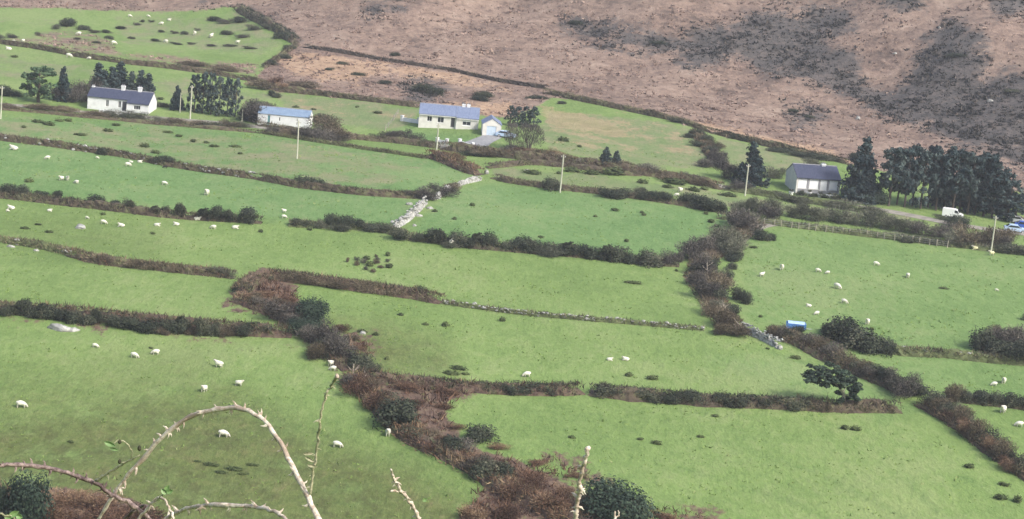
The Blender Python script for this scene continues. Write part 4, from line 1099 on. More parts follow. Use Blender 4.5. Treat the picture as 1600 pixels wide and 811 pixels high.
    if style == 'bare':
        n = 1500
        i = rng.random(n)
        a = rng.uniform(0, 6.283, n)
        z = .2 + .72 * rng.random(n) ** .8
        R = .42 * np.sqrt(np.clip(1 - ((z - .5) / .5) ** 2, 0, 1)) * rng.random(n) ** .5
        p = np.stack([R * np.cos(a), R * np.sin(a), z], 1)
        v, f = blades(p, unit(p * np.array([.9, .9, 1]) + np.array([0, 0, .35]) + rng.normal(size=p.shape) * .15), rng.uniform(.07, .16, n), rng.uniform(.004, .008, n))
        return trunk, (v, f, np.clip(rng.normal(.55, .2, n), 0, 1))
    per = {'spire': 16, 'broadspire': 16, 'pine': 34, 'fullpine': 26, 'cypress': 30, 'wind': 60}[style]
    n = len(cs) * per
    c = np.repeat(cs, per, 0); r = np.repeat([q for _, q, _ in clump], per); fl = np.repeat([q for _, _, q in clump], per)
    d = unit(rng.normal(size=(n, 3)))
    p = c + d * (r * rng.random(n) ** .5)[:, None] * np.stack([np.ones(n), np.ones(n), fl], 1)
    size = {'spire': .016, 'broadspire': .017, 'pine': .017, 'fullpine': .016, 'cypress': .022, 'wind': .018}[style]
    v, f = cards(p, unit(d + np.array([0, 0, .2]) + rng.normal(size=p.shape) * .5), size * rng.uniform(.6, 1.4, n), 1.9)
    cl = np.repeat(rng.normal(0, .12, len(cs)), per)
    return trunk, (v, f, np.clip(rng.normal(.45, .17, n) + cl, 0, 1))


_trees = {}


def tree(style, leaf, x, y, w, h, label, group, var=0, name=None, cat='tree', bark='bark'):
    key = (style, leaf, var)
    if key not in _trees:
        tr, (v, f, rn) = tree_parts(hash(style) % 1 + 400 + 17 * var + len(style) * 3, style)
        sx = np.ptp(v[:, 0])
        _trees[key] = (tr.mesh('trunk', M[bark]), np_mesh('crown', v, f, [M[leaf]], rn), sx)
    t, c, sx = _trees[key]
    p, s = G(x, y)
    o = empty(name or {'spire': 'conifer_tree', 'broadspire': 'conifer_tree', 'pine': 'pine_tree', 'fullpine': 'pine_tree', 'cypress': 'cypress_tree', 'bare': 'bare_tree', 'wind': 'hawthorn_tree'}[style],
              (p[0], p[1], p[2] - .1), random.uniform(0, 6.28) if style != 'wind' else 0)
    o.scale = (w / s / sx, w / s / sx, h / s)
    link('trunk', t, o); link('crown', c, o)
    return tag(o, label, cat, group)


GW = 'trees around the long white cottage'
tree('cypress', 'cypress', 60, 160, 62, 58, 'big spreading green cypress left of the long white cottage', GW)
tree('broadspire', 'pine', 98, 158, 34, 54, 'dark pointed conifer right of the spreading green cypress', GW, 1)
for i, (x, y, w, h) in enumerate([(152, 158, 36, 60), (163, 152, 34, 44), (174, 152, 32, 50), (187, 150, 34, 54), (204, 152, 28, 42), (219, 153, 26, 46), (231, 156, 28, 42)]):
    tree('spire', 'pine', x, y, w, h, '%s dark conifer from the left standing behind the white cottage roof' % ordn(i), 'conifers behind the white cottage', i % 3)
GC = 'pines between the white cottage and the shed'
tree('broadspire', 'pine', 276, 172, 28, 40, 'low rounded dark conifer at the left end of the pine clump', GC, 2)
for i, (x, y, w, h) in enumerate([(303, 176, 26, 62), (316, 177, 26, 66), (329, 179, 26, 66), (342, 181, 24, 62), (355, 182, 24, 62), (367, 183, 24, 62)]):
    tree('fullpine', 'pine', x, y, w * 1.05, h, '%s tall pine from the left in the clump beside the blue roofed shed' % ordn(i), GC, i % 4)
GB = 'trees behind the garage of the blue roofed bungalow'
for i, (x, y, w, h) in enumerate([(797, 197, 22, 34), (808, 198, 22, 33), (820, 199, 22, 34), (833, 201, 24, 36)]):
    tree('fullpine', 'pine', x, y, w, h, '%s small dark conifer from the left behind the garage' % ordn(i), GB, i % 3)
tree('bare', 'scrub', 826, 236, 54, 44, 'bare grey leafless tree right of the garage', GB)
tree('bare', 'scrub', 797, 232, 26, 42, 'thin dark bare tree in front of the pale blue car', GB, 1)
tree('broadspire', 'pine', 945, 262, 32, 34, 'small dark conifer in the roadside hedge, left of a pair', 'conifers in the roadside hedge', 0)
tree('broadspire', 'pine', 962, 262, 28, 28, 'small dark conifer in the roadside hedge, right of a pair', 'conifers in the roadside hedge', 1)
tree('broadspire', 'pine', 1172, 288, 66, 68, 'broad dark conifer standing left of the slate roofed house', 'conifers beside the slate roofed house', 1)
tree('broadspire', 'pine', 1342, 312, 74, 100, 'tallest dark conifer right of the slate roofed house', 'conifers beside the slate roofed house', 0)
tree('broadspire', 'pine', 1352, 316, 58, 54, 'low wide conifer in front of the tallest conifer', 'conifers beside the slate roofed house', 2)
row(xs_row('evergreen', [(1342, 314, 40, 30), (1364, 318, 44, 30)]) + xs_row('hawthorn', [(1275, 262, 40, 14), (1212, 280, 34, 20)]) + xs_row('gorse', [(1250, 306, 18, 7), (1270, 308, 18, 6), (1288, 310, 16, 7), (1306, 312, 18, 8)]), 'beside the slate roofed house', 'bushes beside the slate roofed house')
PN = [(1388, 322, 92, 36), (1401, 320, 90, 32), (1413, 324, 96, 34), (1425, 322, 94, 32), (1438, 326, 98, 34), (1450, 324, 96, 32), (1462, 329, 100, 36), (1474, 327, 96, 34),
      (1487, 333, 100, 38), (1499, 331, 98, 34), (1511, 335, 98, 36), (1523, 335, 96, 36), (1536, 338, 94, 38), (1549, 340, 90, 36), (1561, 342, 84, 38), (1574, 345, 66, 38), (1586, 348, 48, 34)]
for i, (x, y, h, w) in enumerate(PN):
    tree('fullpine' if i in (4, 7, 9, 11, 13, 15, 16) else 'pine', 'pine', x, y, w * 1.35, h * (1, .96, 1.04, .99, .94)[i % 5], '%s tall pine from the left in the long grove right of the slate roofed house' % ordn(i), 'pine grove at the right', (i * 3) % 4)
for i, (x, y, w, h) in enumerate([(1470, 318, 50, 60), (1505, 322, 50, 66), (1540, 330, 50, 70), (1565, 334, 46, 60)]):
    tree('broadspire', 'pine', x, y, w, h, '%s low conifer from the left filling the back of the pine grove' % ordn(i), 'pine grove at the right', i % 3)
tree('wind', 'evergreen', 1314, 640, 100, 68, 'windswept hawthorn tree with a leaning flat crown and pale trunk', None, 0, bark='palewood')

for i, (x, y, w, h) in enumerate([(206, 332, 16, 20), (246, 338, 16, 18), (285, 342, 20, 24), (325, 346, 24, 22), (360, 348, 22, 20)]):
    tree('wind', 'gorse', x, y, w, h, '%s small wind bent thorn from the left on the left gorse hedge' % ordn(i), 'small thorns on the left hedge', i % 2)
for i, (x, y, w, h) in enumerate([(690, 383, 24, 26), (752, 388, 24, 26), (830, 396, 24, 24), (895, 402, 26, 26), (955, 410, 26, 28)]):
    tree('wind', 'gorse', x, y, w, h, '%s small wind bent thorn from the left on the bank between the middle fields' % ordn(i), 'small thorns on the middle bank', i % 2)
for i, (x, y, w, h) in enumerate([(36, 494, 18, 26), (70, 498, 18, 26), (152, 505, 16, 24), (286, 520, 18, 28), (315, 525, 22, 30)]):
    tree('wind', 'gorse', x, y, w, h, '%s small dark thorn from the left on the hedge above the boulders' % ordn(i), 'small thorns above the boulders', i % 2)

# dead pale stems in the scrub
def dead_stem(x, y, h, seed, label, lean=(0, 0)):
    r = random.Random(seed)
    p, s = G(x, y)
    Hh = h / s
    o = empty('dead_tree', (p[0], p[1], p[2]))
    m = MB(); m.tube([(0, 0, -.3), (lean[0] * .3, 0, Hh * .4), (lean[0], lean[1], Hh)], [.14, .11, .05], 6); m.build('trunk', M['palewood'], o)
    for i in range(5):
        z = Hh * r.uniform(.35, .9); a = r.uniform(0, 6.28); L = r.uniform(.5, 1.3)
        t = z / Hh * lean[0]
        m = MB(); m.tube([(t, 0, z), (t + L * .6 * math.cos(a), L * .6 * math.sin(a), z + L * .4), (t + L * math.cos(a), L * math.sin(a), z + L * .9)], [.05, .035, .012], 5)
        m.build('branch', M['palewood'], o)
    return tag(o, label, 'dead tree', 'pale dead stems')


dead_stem(1105, 434, 24, 1, 'pale dead stem at the middle of the broad central scrub', (-.3, 0))
dead_stem(1134, 500, 24, 2, 'pale dead stem near the lower end of the broad central scrub', (-.4, 0))
dead_stem(1150, 522, 18, 3, 'short pale dead stem where the scrub meets the grey wall', (.6, 0))
dead_stem(551, 590, 22, 4, 'pale dead stem at the gateway of the bracken bank', (0, 0))
dead_stem(562, 604, 20, 5, 'pale leaning dead stem below the gateway stem', (.7, 0))

# ------------------------------------------------------------------ houses
def wall_with_holes(mb, x0, x1, z0, z1, y0, y1, holes):
    """a wall slab along x, holes = (xa, xb, za, zb) left open"""
    X = sorted({x0, x1, *[h[0] for h in holes], *[h[1] for h in holes]})
    for a, b in zip(X[:-1], X[1:]):
        hs = sorted([h for h in holes if h[0] <= a + 1e-6 and h[1] >= b - 1e-6], key=lambda h: h[2])
        z = z0
        for h in hs:
            if h[2] > z + 1e-6: mb.box(a, y0, z, b, y1, h[2])
            z = h[3]
        if z < z1: mb.box(a, y0, z, b, y1, z1)


def window(parent, xa, xb, za, zb, y, bars=1, curtain=False, glass='glass'):
    """frame with sill; the pane and bars are its sub-parts. y: outer face of the wall"""
    m = MB(); t = .07
    m.box(xa, y + .10, za, xa + t, y + .18, zb).box(xb - t, y + .10, za, xb, y + .18, zb)
    m.box(xa + t, y + .10, zb - t, xb - t, y + .18, zb).box(xa + t, y + .10, za, xb - t, y + .18, za + t)
    m.box(xa - .08, y - .07, za - .09, xb + .08, y + .09, za - .005)
    for i in range(bars):
        xm = xa + (xb - xa) * (i + 1) / (bars + 1)
        m.box(xm - .025, y + .11, za + t, xm + .025, y + .17, zb - t)
    f = m.build('window', M['frame'], parent)
    MB().box(xa + t, y + .15, za + t, xb - t, y + .158, zb - t).build('pane', M[glass], f)
    if curtain:
        MB().box(xa + t, y + .142, zb - t - (zb - za) * .22, xb - t, y + .148, zb - t).build('curtain', M['curtain'], f)
        MB().box(xa + t, y + .142, za + t, xb - t, y + .148, za + t + (zb - za) * .1).build('curtain', M['curtain'], f)
    return f


def door(parent, xa, xb, z0, zb, y, mat):
    m = MB(); m.box(xa, y + .12, z0, xb, y + .17, zb)
    for k in (0, 1): m.box(xa + .14, y + .105, z0 + .15 + k * .95, xb - .14, y + .12, z0 + .8 + k * .95)
    d = m.build('door', M[mat], parent)
    MB().box(xb - .16, y + .04, z0 + 1.0, xb - .1, y + .105, z0 + 1.06).build('handle', M['metal'], d)


def gable_roof(parent, x0, x1, y0, y1, ze, zr, mat, over=.25, yr=None, th=.14):
    yr = (y0 + y1) / 2 if yr is None else yr
    k0 = (zr - ze) / (yr - y0); k1 = (zr - ze) / (y1 - yr)
    pf = [(y0 - over, ze - over * k0), (yr, zr), (y1 + over, ze - over * k1), (y1 + over, ze - over * k1 + th), (yr, zr + th), (y0 - over, ze - over * k0 + th)]
    m = MB().prism(pf, x0 - .08, x1 + .08, 'x')
    r = m.build('roof', M[mat], parent)
    MB().prism([(yr - .14, zr + th - .06), (yr + .14, zr + th - .06), (yr + .05, zr + th + .07), (yr - .05, zr + th + .07)], x0 - .1, x1 + .1, 'x').build('ridge_tiles', M['ridge'], r)
    return r


def shell(parent, x0, x1, y0, y1, ze, zr, mat, holes, gmat=None, yr=None, t=.3, base=-1.2):
    """four walls with gables up to the roof; front wall at y0 has the holes"""
    yr = (y0 + y1) / 2 if yr is None else yr
    m = MB()
    wall_with_holes(m, x0 + t, x1 - t, 0, ze, y0, y0 + t, holes)
    m.box(x0 + t, y0, base, x1 - t, y0 + t, 0)
    w = m.build('wall', M[mat], parent)
    MB().box(x0 + t, y1 - t, base, x1 - t, y1, ze).build('wall', M[mat], parent)
    for a in (x0, x1 - t):
        g = MB().prism([(y0, base), (y1, base), (y1, ze), (yr, zr), (y0, ze)], a, a + t, 'x').build('gable_wall', M[gmat or mat], parent)
    return w


def chimney(parent, x, y, z0, z1, mat='white', w=.8, d=.6):
    m = MB(); m.box(x - w / 2, y - d / 2, z0, x + w / 2, y + d / 2, z1).box(x - w / 2 - .07, y - d / 2 - .07, z1 - .22, x + w / 2 + .07, y + d / 2 + .07, z1 - .08)
    c = m.build('chimney', M[mat], parent)
    for dx in (-.18, .18):
        MB().tube([(x + dx, y, z1 - .02), (x + dx, y, z1 + .3)], [.12, .1], 8).build('chimney_pot', M['ridge'], c)


def site(xl, yl, xr, yr):
    """a house front from two photo points at its foot: origin, yaw 0 reference, metres per photo pixel"""
    a, s1 = G(xl, yl); b, s2 = G(xr, yr)
    return (a + b) / 2, 2 / (s1 + s2)


# long white cottage
p, k = site(138, 170, 232, 177)
h = empty('cottage', (p[0], p[1], p[2] + .1), rad(-3))
L = 97 * k
wl = -L / 2; ws = wl + L * .645; wr = L / 2
def X1(px): return wl + (px - 138) * k * 1.0
ho1 = [(X1(166.3), X1(171), .6, 2.0), (X1(185.5), X1(190), .6, 2.0)]
shell(h, wl, ws, 0, 5.6, 2.45, 3.95, 'white', ho1)
for q in ho1: window(h, *q, 0)
ho2 = [(X1(211.5), X1(222), .7, 1.55)]
shell(h, ws + .002, wr, -1.0, 5.6, 1.95, 3.98, 'white', ho2, yr=2.82)
window(h, *ho2[0], -1.0, 2)
door(h, ws - 1.15, ws - .25, 0.0, 2.0, -.135, 'doordark')
gable_roof(h, wl, ws - .1, 0, 5.6, 2.45, 3.95, 'slate')
gable_roof(h, ws + .1, wr - .05, -1.0, 5.6, 1.95, 3.98, 'slate', yr=2.82, over=.2)
chimney(h, X1(187), 2.8, 3.6, 4.95); chimney(h, X1(213), 2.8, 3.6, 4.95); chimney(h, X1(140.5), 2.8, 3.6, 4.3, w=.5, d=.5)
tag(h, 'long low white cottage with dark slate roof and white chimneys', 'house', 'houses along the lane')
# low garden wall in front of it
q0, q1 = G(154, 178)[0], G(204, 181)[0]
def low_wall(a, b, hh, label, mat='white', t=.3, name='garden_wall', caps=True):
    d = b - a; L_ = math.hypot(d[0], d[1])
    o = empty(name, tuple(a), math.atan2(d[1], d[0]))
    sl_ = (d[2]) / L_
    v = [(0, -t / 2, -.5), (L_, -t / 2, d[2] - .5), (L_, t / 2, d[2] - .5), (0, t / 2, -.5), (0, -t / 2, hh), (L_, -t / 2, d[2] + hh), (L_, t / 2, d[2] + hh), (0, t / 2, hh)]
    MB().add(v, [(0, 3, 2, 1), (4, 5, 6, 7), (0, 1, 5, 4), (1, 2, 6, 5), (2, 3, 7, 6), (3, 0, 4, 7)]).build('wall', M[mat], o)
    if caps:
        for x_, z_ in ((0, 0), (L_, d[2])):
            pm = MB().box(x_ - .26, -.26, z_ - .5, x_ + .26, .26, z_ + hh + .32).build('pier', M[mat], o)
            MB().box(x_ - .33, -.33, z_ + hh + .32, x_ + .33, .33, z_ + hh + .42).build('cap', M[mat], pm)
    return tag(o, label, 'wall', 'white garden walls')
low_wall(q0, q1, .9, 'low white garden wall in front of the long white cottage', caps=False)

# shed with a pale blue roof
p, k = site(403, 197, 481, 200)
h = empty('shed', (p[0], p[1], p[2] + .1), rad(-1))
L = 80 * k; wl = -L / 2
def X2(px): return wl + (px - 403) * k
hs = [(X2(418.2), X2(422.2), 0.0, 2.05), (X2(435.5), X2(438), 1.05, 1.85), (X2(463), X2(465), .55, 1.95)]
shell(h, wl, -wl, 0, 5.2, 2.35, 3.5, 'white', hs)
door(h, hs[0][0], hs[0][1], .02, 2.03, 0, 'doorgreen')
window(h, *hs[1], 0, 0); window(h, *hs[2], 0, 0)
r = gable_roof(h, wl, -wl, 0, 5.2, 2.35, 3.5, 'tin', over=.15, th=.06)
nrib = 26
for i in range(nrib):
    x = wl + (i + .5) * L / nrib
    kk = (3.5 - 2.35) / 2.6
    MB().add([(x - .03, -.15, 2.35 - .15 * kk + .062), (x + .03, -.15, 2.35 - .15 * kk + .062), (x + .03, 2.6, 3.562), (x - .03, 2.6, 3.562),
              (x - .015, -.15, 2.35 - .15 * kk + .1), (x + .015, -.15, 2.35 - .15 * kk + .1), (x + .015, 2.6, 3.6), (x - .015, 2.6, 3.6)],
             [(0, 3, 2, 1), (4, 5, 6, 7), (0, 1, 5, 4), (1, 2, 6, 5), (2, 3, 7, 6), (3, 0, 4, 7)]).build('roof_rib', M['tin'], r)
tag(h, 'long white shed with a pale blue tin roof behind a pole', 'shed', None)

# bungalow with a blue slate roof
p, k = site(655, 194, 746, 206)
h = empty('bungalow', (p[0], p[1], p[2] + .15), rad(1.5))
L = 93 * k; wl = -L / 2; ws = wl + L * .625
def X3(px): return wl + (px - 655.5) * k
ho = [(X3(668.2), X3(676), .9, 2.0), (X3(684.5), X3(694.5), .8, 2.0), (X3(705.5), X3(712.5), 0.05, 2.1)]
shell(h, wl, ws, 0, 7.2, 2.45, 4.1, 'cream', ho)
for q in ho[:2]: window(h, *q, 0)
door(h, ho[2][0], ho[2][1], .06, 2.08, 0, 'doordark')
hb = [(X3(723.5), X3(736.5), .65, 1.9)]
shell(h, ws + .002, -wl, -.5, 7.2, 2.3, 4.1, 'cream', hb, yr=3.6)
window(h, *hb[0], -.5, 1, curtain=True)
gable_roof(h, wl, ws - .1, 0, 7.2, 2.45, 4.1, 'blueslate')
gable_roof(h, ws + .1, -wl, -.5, 7.2, 2.3, 4.11, 'blueslate', yr=3.6, over=.2)
MB().box(wl + .1, -.37, 2.2, ws - .2, -.26, 2.3).build('gutter', M['frame'], h)
MB().box(ws + .15, -.82, 2.04, -wl, -.71, 2.14).build('gutter', M['frame'], h)
for x_ in (X3(723.5), X3(731)): chimney(h, x_, 3.6, 3.8, 4.75, w=.7, d=.55)
tag(h, 'cream bungalow with a pale blue slate roof above a mown lawn', 'house', 'houses along the lane')
low_wall(G(628, 189)[0], G(654, 193)[0], .8, 'low white wall joining the left end of the blue roofed bungalow', caps=True)
# garage
p, k = site(752, 211, 783, 214)
h = empty('garage', (p[0], p[1], p[2] + .1), rad(4))
W = 29 * k
m = MB()
wall_with_holes(m, -W / 2, W / 2, 0, 2.3, 0, .25, [(-W * .27, W * .24, 0.0, 1.95)])
m.box(-W / 2, 0, -1, W / 2, .25, 0)
m.add([(-W / 2, 0, 2.3), (W / 2, 0, 2.3), (0, 0, 3.45), (-W / 2, .25, 2.3), (W / 2, .25, 2.3), (0, .25, 3.45)], [(0, 1, 2), (5, 4, 3), (0, 3, 4, 1), (1, 4, 5, 2), (2, 5, 3, 0)])
m.build('wall', M['cream'], h)
for q in ((-W / 2, .252, -1, -W / 2 + .25, 6, 2.3), (W / 2 - .25, .252, -1, W / 2, 6, 2.3), (-W / 2 + .25, 5.75, -1, W / 2 - .25, 6, 2.3)): MB().box(*q).build('wall', M['cream'], h)
m = MB()
for i in range(6): m.box(-W * .265, .1, .02 + i * .32, W * .235, .16, .02 + i * .32 + .3)
d_ = m.build('garage_door', M['doorblue'], h)
MB().box(-.1, .06, .9, .1, .1, .96).build('handle', M['metal'], d_)
MB().prism([(-W / 2 - .15, 2.2), (0, 3.46), (W / 2 + .15, 2.2), (W / 2 + .15, 2.32), (0, 3.58), (-W / 2 - .15, 2.32)], -.1, 6.1).build('roof', M['blueslate'], h)
tag(h, 'small cream garage with a pale blue door beside the bungalow', 'garage', None)
# driveway and gate walls
def strip(name, pts, w, mat, z=.03, kind='structure'):
    p_ = path_px(pts, .8)
    t = unit(np.gradient(p_, axis=0)); nr = np.stack([-t[:, 1], t[:, 0]], 1)
    us = np.linspace(-.5, .5, 5)
    w = np.interp(np.linspace(0, 1, len(p_)), np.linspace(0, 1, len(w)), w) if isinstance(w, (list, tuple)) else np.full(len(p_), w)
    xy = p_[:, None] + nr[:, None] * (us[None, :, None] * w[:, None, None])
    z_ = H(xy[..., 0], xy[..., 1]) + z + .12 * (1 - (2 * us[None]) ** 2) * (w[:, None] > 0)
    ii = np.arange(len(p_) * 5).reshape(-1, 5)
    f = np.stack([ii[:-1, :-1].ravel(), ii[:-1, 1:].ravel(), ii[1:, 1:].ravel(), ii[1:, :-1].ravel()], 1)[:, ::-1]
    return tag(link(name, np_mesh(name, np.concatenate([xy, z_[..., None]], 2).reshape(-1, 3), f, [M[mat]], smooth_=True)), kind=kind)
strip('driveway', [(732, 231), (748, 223), (762, 217), (770, 213)], [7.0, 5.0, 4.2], 'tarmac', .06)
strip('lane', [(-60, 158), (0, 163), (60, 168), (150, 177), (240, 184), (330, 191), (400, 198), (470, 206), (540, 213), (620, 221), (690, 229), (740, 233), (800, 241), (900, 255), (1000, 268), (1100, 286), (1200, 305), (1300, 318), (1400, 332), (1500, 352), (1640, 372)], 3.2, 'lane', .05)
strip('farm_track', [(1140, 392), (1158, 372), (1180, 358), (1196, 352), (1230, 350)], 2.4, 'lane', .05)
low_wall(G(718, 226)[0], G(738, 232)[0], .8, 'white curved gate wall on the right of the bungalow gateway')
low_wall(G(683, 224)[0], G(698, 226)[0], .8, 'short white gate wall on the left of the bungalow gateway')

# slate roofed house at the right
p, k = site(1243, 300, 1311, 306)
h = empty('house', (p[0], p[1], p[2] + .15), rad(9))
L = 70 * k; wl = -L / 2
def X4(px): return wl + (px - 1243) * k
ho = [(X4(1245.5), X4(1260), .75, 2.65), (X4(1263.5), X4(1278.5), .75, 2.65), (X4(1281), X4(1292), .6, 2.65), (X4(1295), X4(1309), .75, 2.65)]
shell(h, wl, -wl, 0, 7.6, 2.9, 4.85, 'greyrender', ho, 'cream')
for q in ho:
    f_ = window(h, *q, 0, 1)
    MB().box(q[0] + .08, .085, q[2] + .08, q[1] - .08, .095, q[3] - .08).build('blind', M['curtain'], f_)
gable_roof(h, wl, -wl, 0, 7.6, 2.9, 4.85, 'slate', over=.3)
chimney(h, X4(1292), 3.8, 4.5, 5.3, w=.8)
tag(h, 'pale house with dark slate roof and four large white windows', 'house', 'houses along the lane')
for i, (x, y) in enumerate([(1236, 304), (1252, 305), (1264, 305), (1281, 308), (1294, 309), (1303, 310)]):
    p, s = G(x, y)
    o = empty('planter', tuple(p), 0)
    MB().tube([(0, 0, -.1), (0, 0, .25), (0, 0, .6)], [.35, .42, .55], 10).build('tub', M['white'], o)
    b_ = link('foliage', PROTO['hawthorn'][i % 3], o, (0, 0, .5)); b_.scale = (1, 1, .7)
    tag(o, '%s white tub of plants from the left in front of the slate roofed house' % ordn(i), 'planter', 'white planters before the slate roofed house')

# ------------------------------------------------------------------ vehicles
def wheel(parent, x, y, r=.33, w=.2):
    a = [(r * math.cos(t), r * math.sin(t)) for t in np.linspace(0, 2 * math.pi, 16, endpoint=False)]
    t_ = link('wheel', MB().prism([(x + u, r + v) for u, v in a], y - w / 2, y + w / 2).mesh('wheel', M['rubber']), parent)
    b = [(r * .6 * math.cos(t), r * .6 * math.sin(t)) for t in np.linspace(0, 2 * math.pi, 12, endpoint=False)]
    link('rim', MB().prism([(x + u, r + v) for u, v in b], y - w / 2 - .015, y + w / 2 + .015).mesh('rim', M['metal']), t_)


def vehicle(name, cat, prof, glass, width, paint, pos, yaw, label, wheels, lamps, group=None, roofmat=None):
    """body profile (x forward, z up); glass: side panes as profiles, plus a windscreen quad"""
    o = empty(name, tuple(pos), yaw)
    w = width / 2
    MB().prism(prof, -w, w).build('body', M[paint], o, .05)
    for g in glass['side']:
        for s in (-1, 1):
            y = s * (w + .004)
            MB().prism(g, min(y, y - s * .01), max(y, y - s * .01)).build('window', M['glass'], o)
    for (a, b) in glass['ends']:
        (xa, za), (xb, zb) = a, b
        nx_, nz = (zb - za), -(xb - xa); ln = math.hypot(nx_, nz); nx_, nz = nx_ / ln * .012, nz / ln * .012
        if glass.get('flip') : nx_, nz = -nx_, -nz
        ww = w * .86
        MB().add([(xa + s * nx_, y, za + s * nz) for s in (-1, 1) for y in (-ww, ww)] + [(xb + s * nx_, y, zb + s * nz) for s in (-1, 1) for y in (-ww, ww)],
                 [(0, 1, 5, 4), (2, 6, 7, 3), (0, 4, 6, 2), (1, 3, 7, 5), (0, 2, 3, 1), (4, 5, 7, 6)]).build('windscreen', M['glass'], o)
    for x in wheels:
        for s in (-1, 1): wheel(o, x, s * (w - .08))
    for (x, z, mat, nm) in lamps:
        for s in (-1, 1): MB().box(x - .04, s * w * .72 - .14, z - .09, x + .04, s * w * .72 + .14, z + .09).build(nm, M[mat], o)
    if cat == 'van': o.scale = (.84, .84, .84)
    return tag(o, label, cat, group)


VAN = [(-2.3, .35), (2.25, .35), (2.35, .6), (2.3, 1.0), (1.55, 1.22), (.95, 1.95), (.4, 2.1), (-2.2, 2.1), (-2.35, 1.9), (-2.35, .6)]
p, s = G(1488, 340)
vehicle('parked_van', 'van', VAN, {'side': [[(.35, 1.3), (1.35, 1.28), (.88, 1.85), (.35, 1.9)]], 'ends': [((1.5, 1.27), (1.0, 1.9))]}, 1.9, 'vanpaint', (p[0], p[1], p[2] - .05), rad(-14),
        'white van parked below the pine grove, facing right', (1.45, -1.4), [(2.33, .75, 'lamp', 'headlight'), (-2.35, 1.0, 'redlamp', 'tail_light')])
CAR = [(-2.0, .32), (2.0, .32), (2.08, .6), (2.0, .85), (1.1, .97), (.35, 1.42), (-1.1, 1.45), (-1.75, 1.05), (-2.05, .95), (-2.08, .6)]
CG = {'side': [[(-1.5, 1.0), (.85, 1.0), (.3, 1.36), (-1.05, 1.38)]], 'ends': [((1.05, 1.0), (.42, 1.39)), ((-1.2, 1.42), (-1.7, 1.08))]}
for (x, y, paint, lab, yaw) in [(1590, 349, 'vanpaint', 'white car at the right edge, farther of three parked cars', -20), (1602, 358, 'bluepaint', 'deep blue car cut by the right edge of the picture', -15), (1586, 363, 'skypaint', 'pale grey blue car at the right edge, nearest of three parked', -8)]:
    p, s = G(x, y)
    vehicle('parked_car', 'car', CAR, CG, 1.7, paint, (p[0], p[1], p[2] - .03), rad(yaw), lab, (1.3, -1.25), [(2.05, .72, 'lamp', 'headlight'), (-2.07, .8, 'redlamp', 'tail_light')], 'cars parked at the right edge')
p, s = G(790, 215)
vehicle('parked_car', 'car', CAR, CG, 1.7, 'skypaint', (p[0], p[1], p[2] - .03), rad(-12), 'pale blue car parked right of the garage', (1.3, -1.25), [(2.05, .72, 'lamp', 'headlight'), (-2.07, .8, 'redlamp', 'tail_light')])
plant('hawthorn', 1476, 346, 34, 9, 'low grey green bush in front of the rear of the white van', 'bushes beside the white van')
plant('hawthorn', 1504, 349, 26, 8, 'low grey green bush in front of the nose of the white van', 'bushes beside the white van')
# blue trailer behind the bushes
p, s = G(1243, 515)
plant('gorse', 1246, 521, 26, 11, 'small dark bush in front of the blue trailer')
o = empty('blue_trailer', (p[0], p[1], p[2] - .1), rad(-4)); o.scale = (.8, .8, .72)
m = MB(); m.box(-1.75, -.9, .5, 1.75, .9, .62)
for x in (-1.75, -.6, .6, 1.66): m.box(x, -.9, .62, x + .09, -.82, 1.55).box(x, .82, .62, x + .09, .9, 1.55)
m.build('frame', M['brightblue'], o)
for s_ in (-1, 1): MB().box(-1.74, s_ * .86 - .02, .63, 1.74, s_ * .86 + .02, 1.5).build('side_panel', M['brightblue'], o)
MB().box(-1.76, -.8, .63, -1.72, .8, 1.5).build('tailgate', M['brightblue'], o)
MB().box(1.72, -.8, .63, 1.76, .8, 1.5).build('front_panel', M['brightblue'], o)
MB().prism([(-.95, 1.5), (.95, 1.5), (.8, 1.68), (0, 1.76), (-.8, 1.68)], -1.5, 1.5, 'x').build('cover', M['lightblue'], o)
for x in (-.35, .45):
    for s_ in (-1, 1): wheel(o, x, s_ * 1.0, .3, .18)
MB().box(1.7, -.05, .5, 2.9, .05, .6).build('drawbar', M['metal'], o)
tag(o, 'bright blue trailer half hidden behind a bush', 'trailer')

# ------------------------------------------------------------------ poles
def utility_pole(x, y, h, label, lean=0.0, r=.15, arm=True):
    p, s = G(x, y)
    Hh = h / s
    o = empty('utility_pole', tuple(p))
    o.rotation_euler = (0, lean, random.uniform(-.3, .3))
    MB().tube([(0, 0, -.8), (0, 0, Hh * .5), (0, 0, Hh)], [r, r * .88, r * .75], 10).build('pole', M['pole'], o)
    if arm:
        a = MB().box(-.4, -.05, Hh - .5, .4, .05, Hh - .4).build('crossarm', M['postwood'], o)
        for q in (-.33, .33): MB().tube([(q, 0, Hh - .4), (q, 0, Hh - .31), (q, 0, Hh - .2)], [.03, .07, .05], 8).build('insulator', M['porcelain'], a)
    return tag(o, label, 'utility pole', 'utility poles along the lane')


utility_pole(1, 186, 50, 'pale utility pole at the very left edge of the picture', .01)
utility_pole(281, 176, 30, 'short thin pole left of the pine clump', 0, .1, False)
utility_pole(297, 186, 52, 'tall pale pole in front of the pine clump', .0)
utility_pole(378, 191, 20, 'short pole right of the pine clump', 0, .1, False)
utility_pole(464, 248, 60, 'tall pale pole standing in the upper field below the shed', -.02)
utility_pole(682, 237, 44, 'pale pole in front of the bungalow lawn', -.01)
utility_pole(875, 301, 60, 'pale pole at the top edge of the central field', .0)
utility_pole(1164, 306, 50, 'grey pole in front of the broad conifer', 0)
utility_pole(1548, 396, 58, 'pole with a pale top in the scrub at the right', .0)
p, s = G(5, 152)

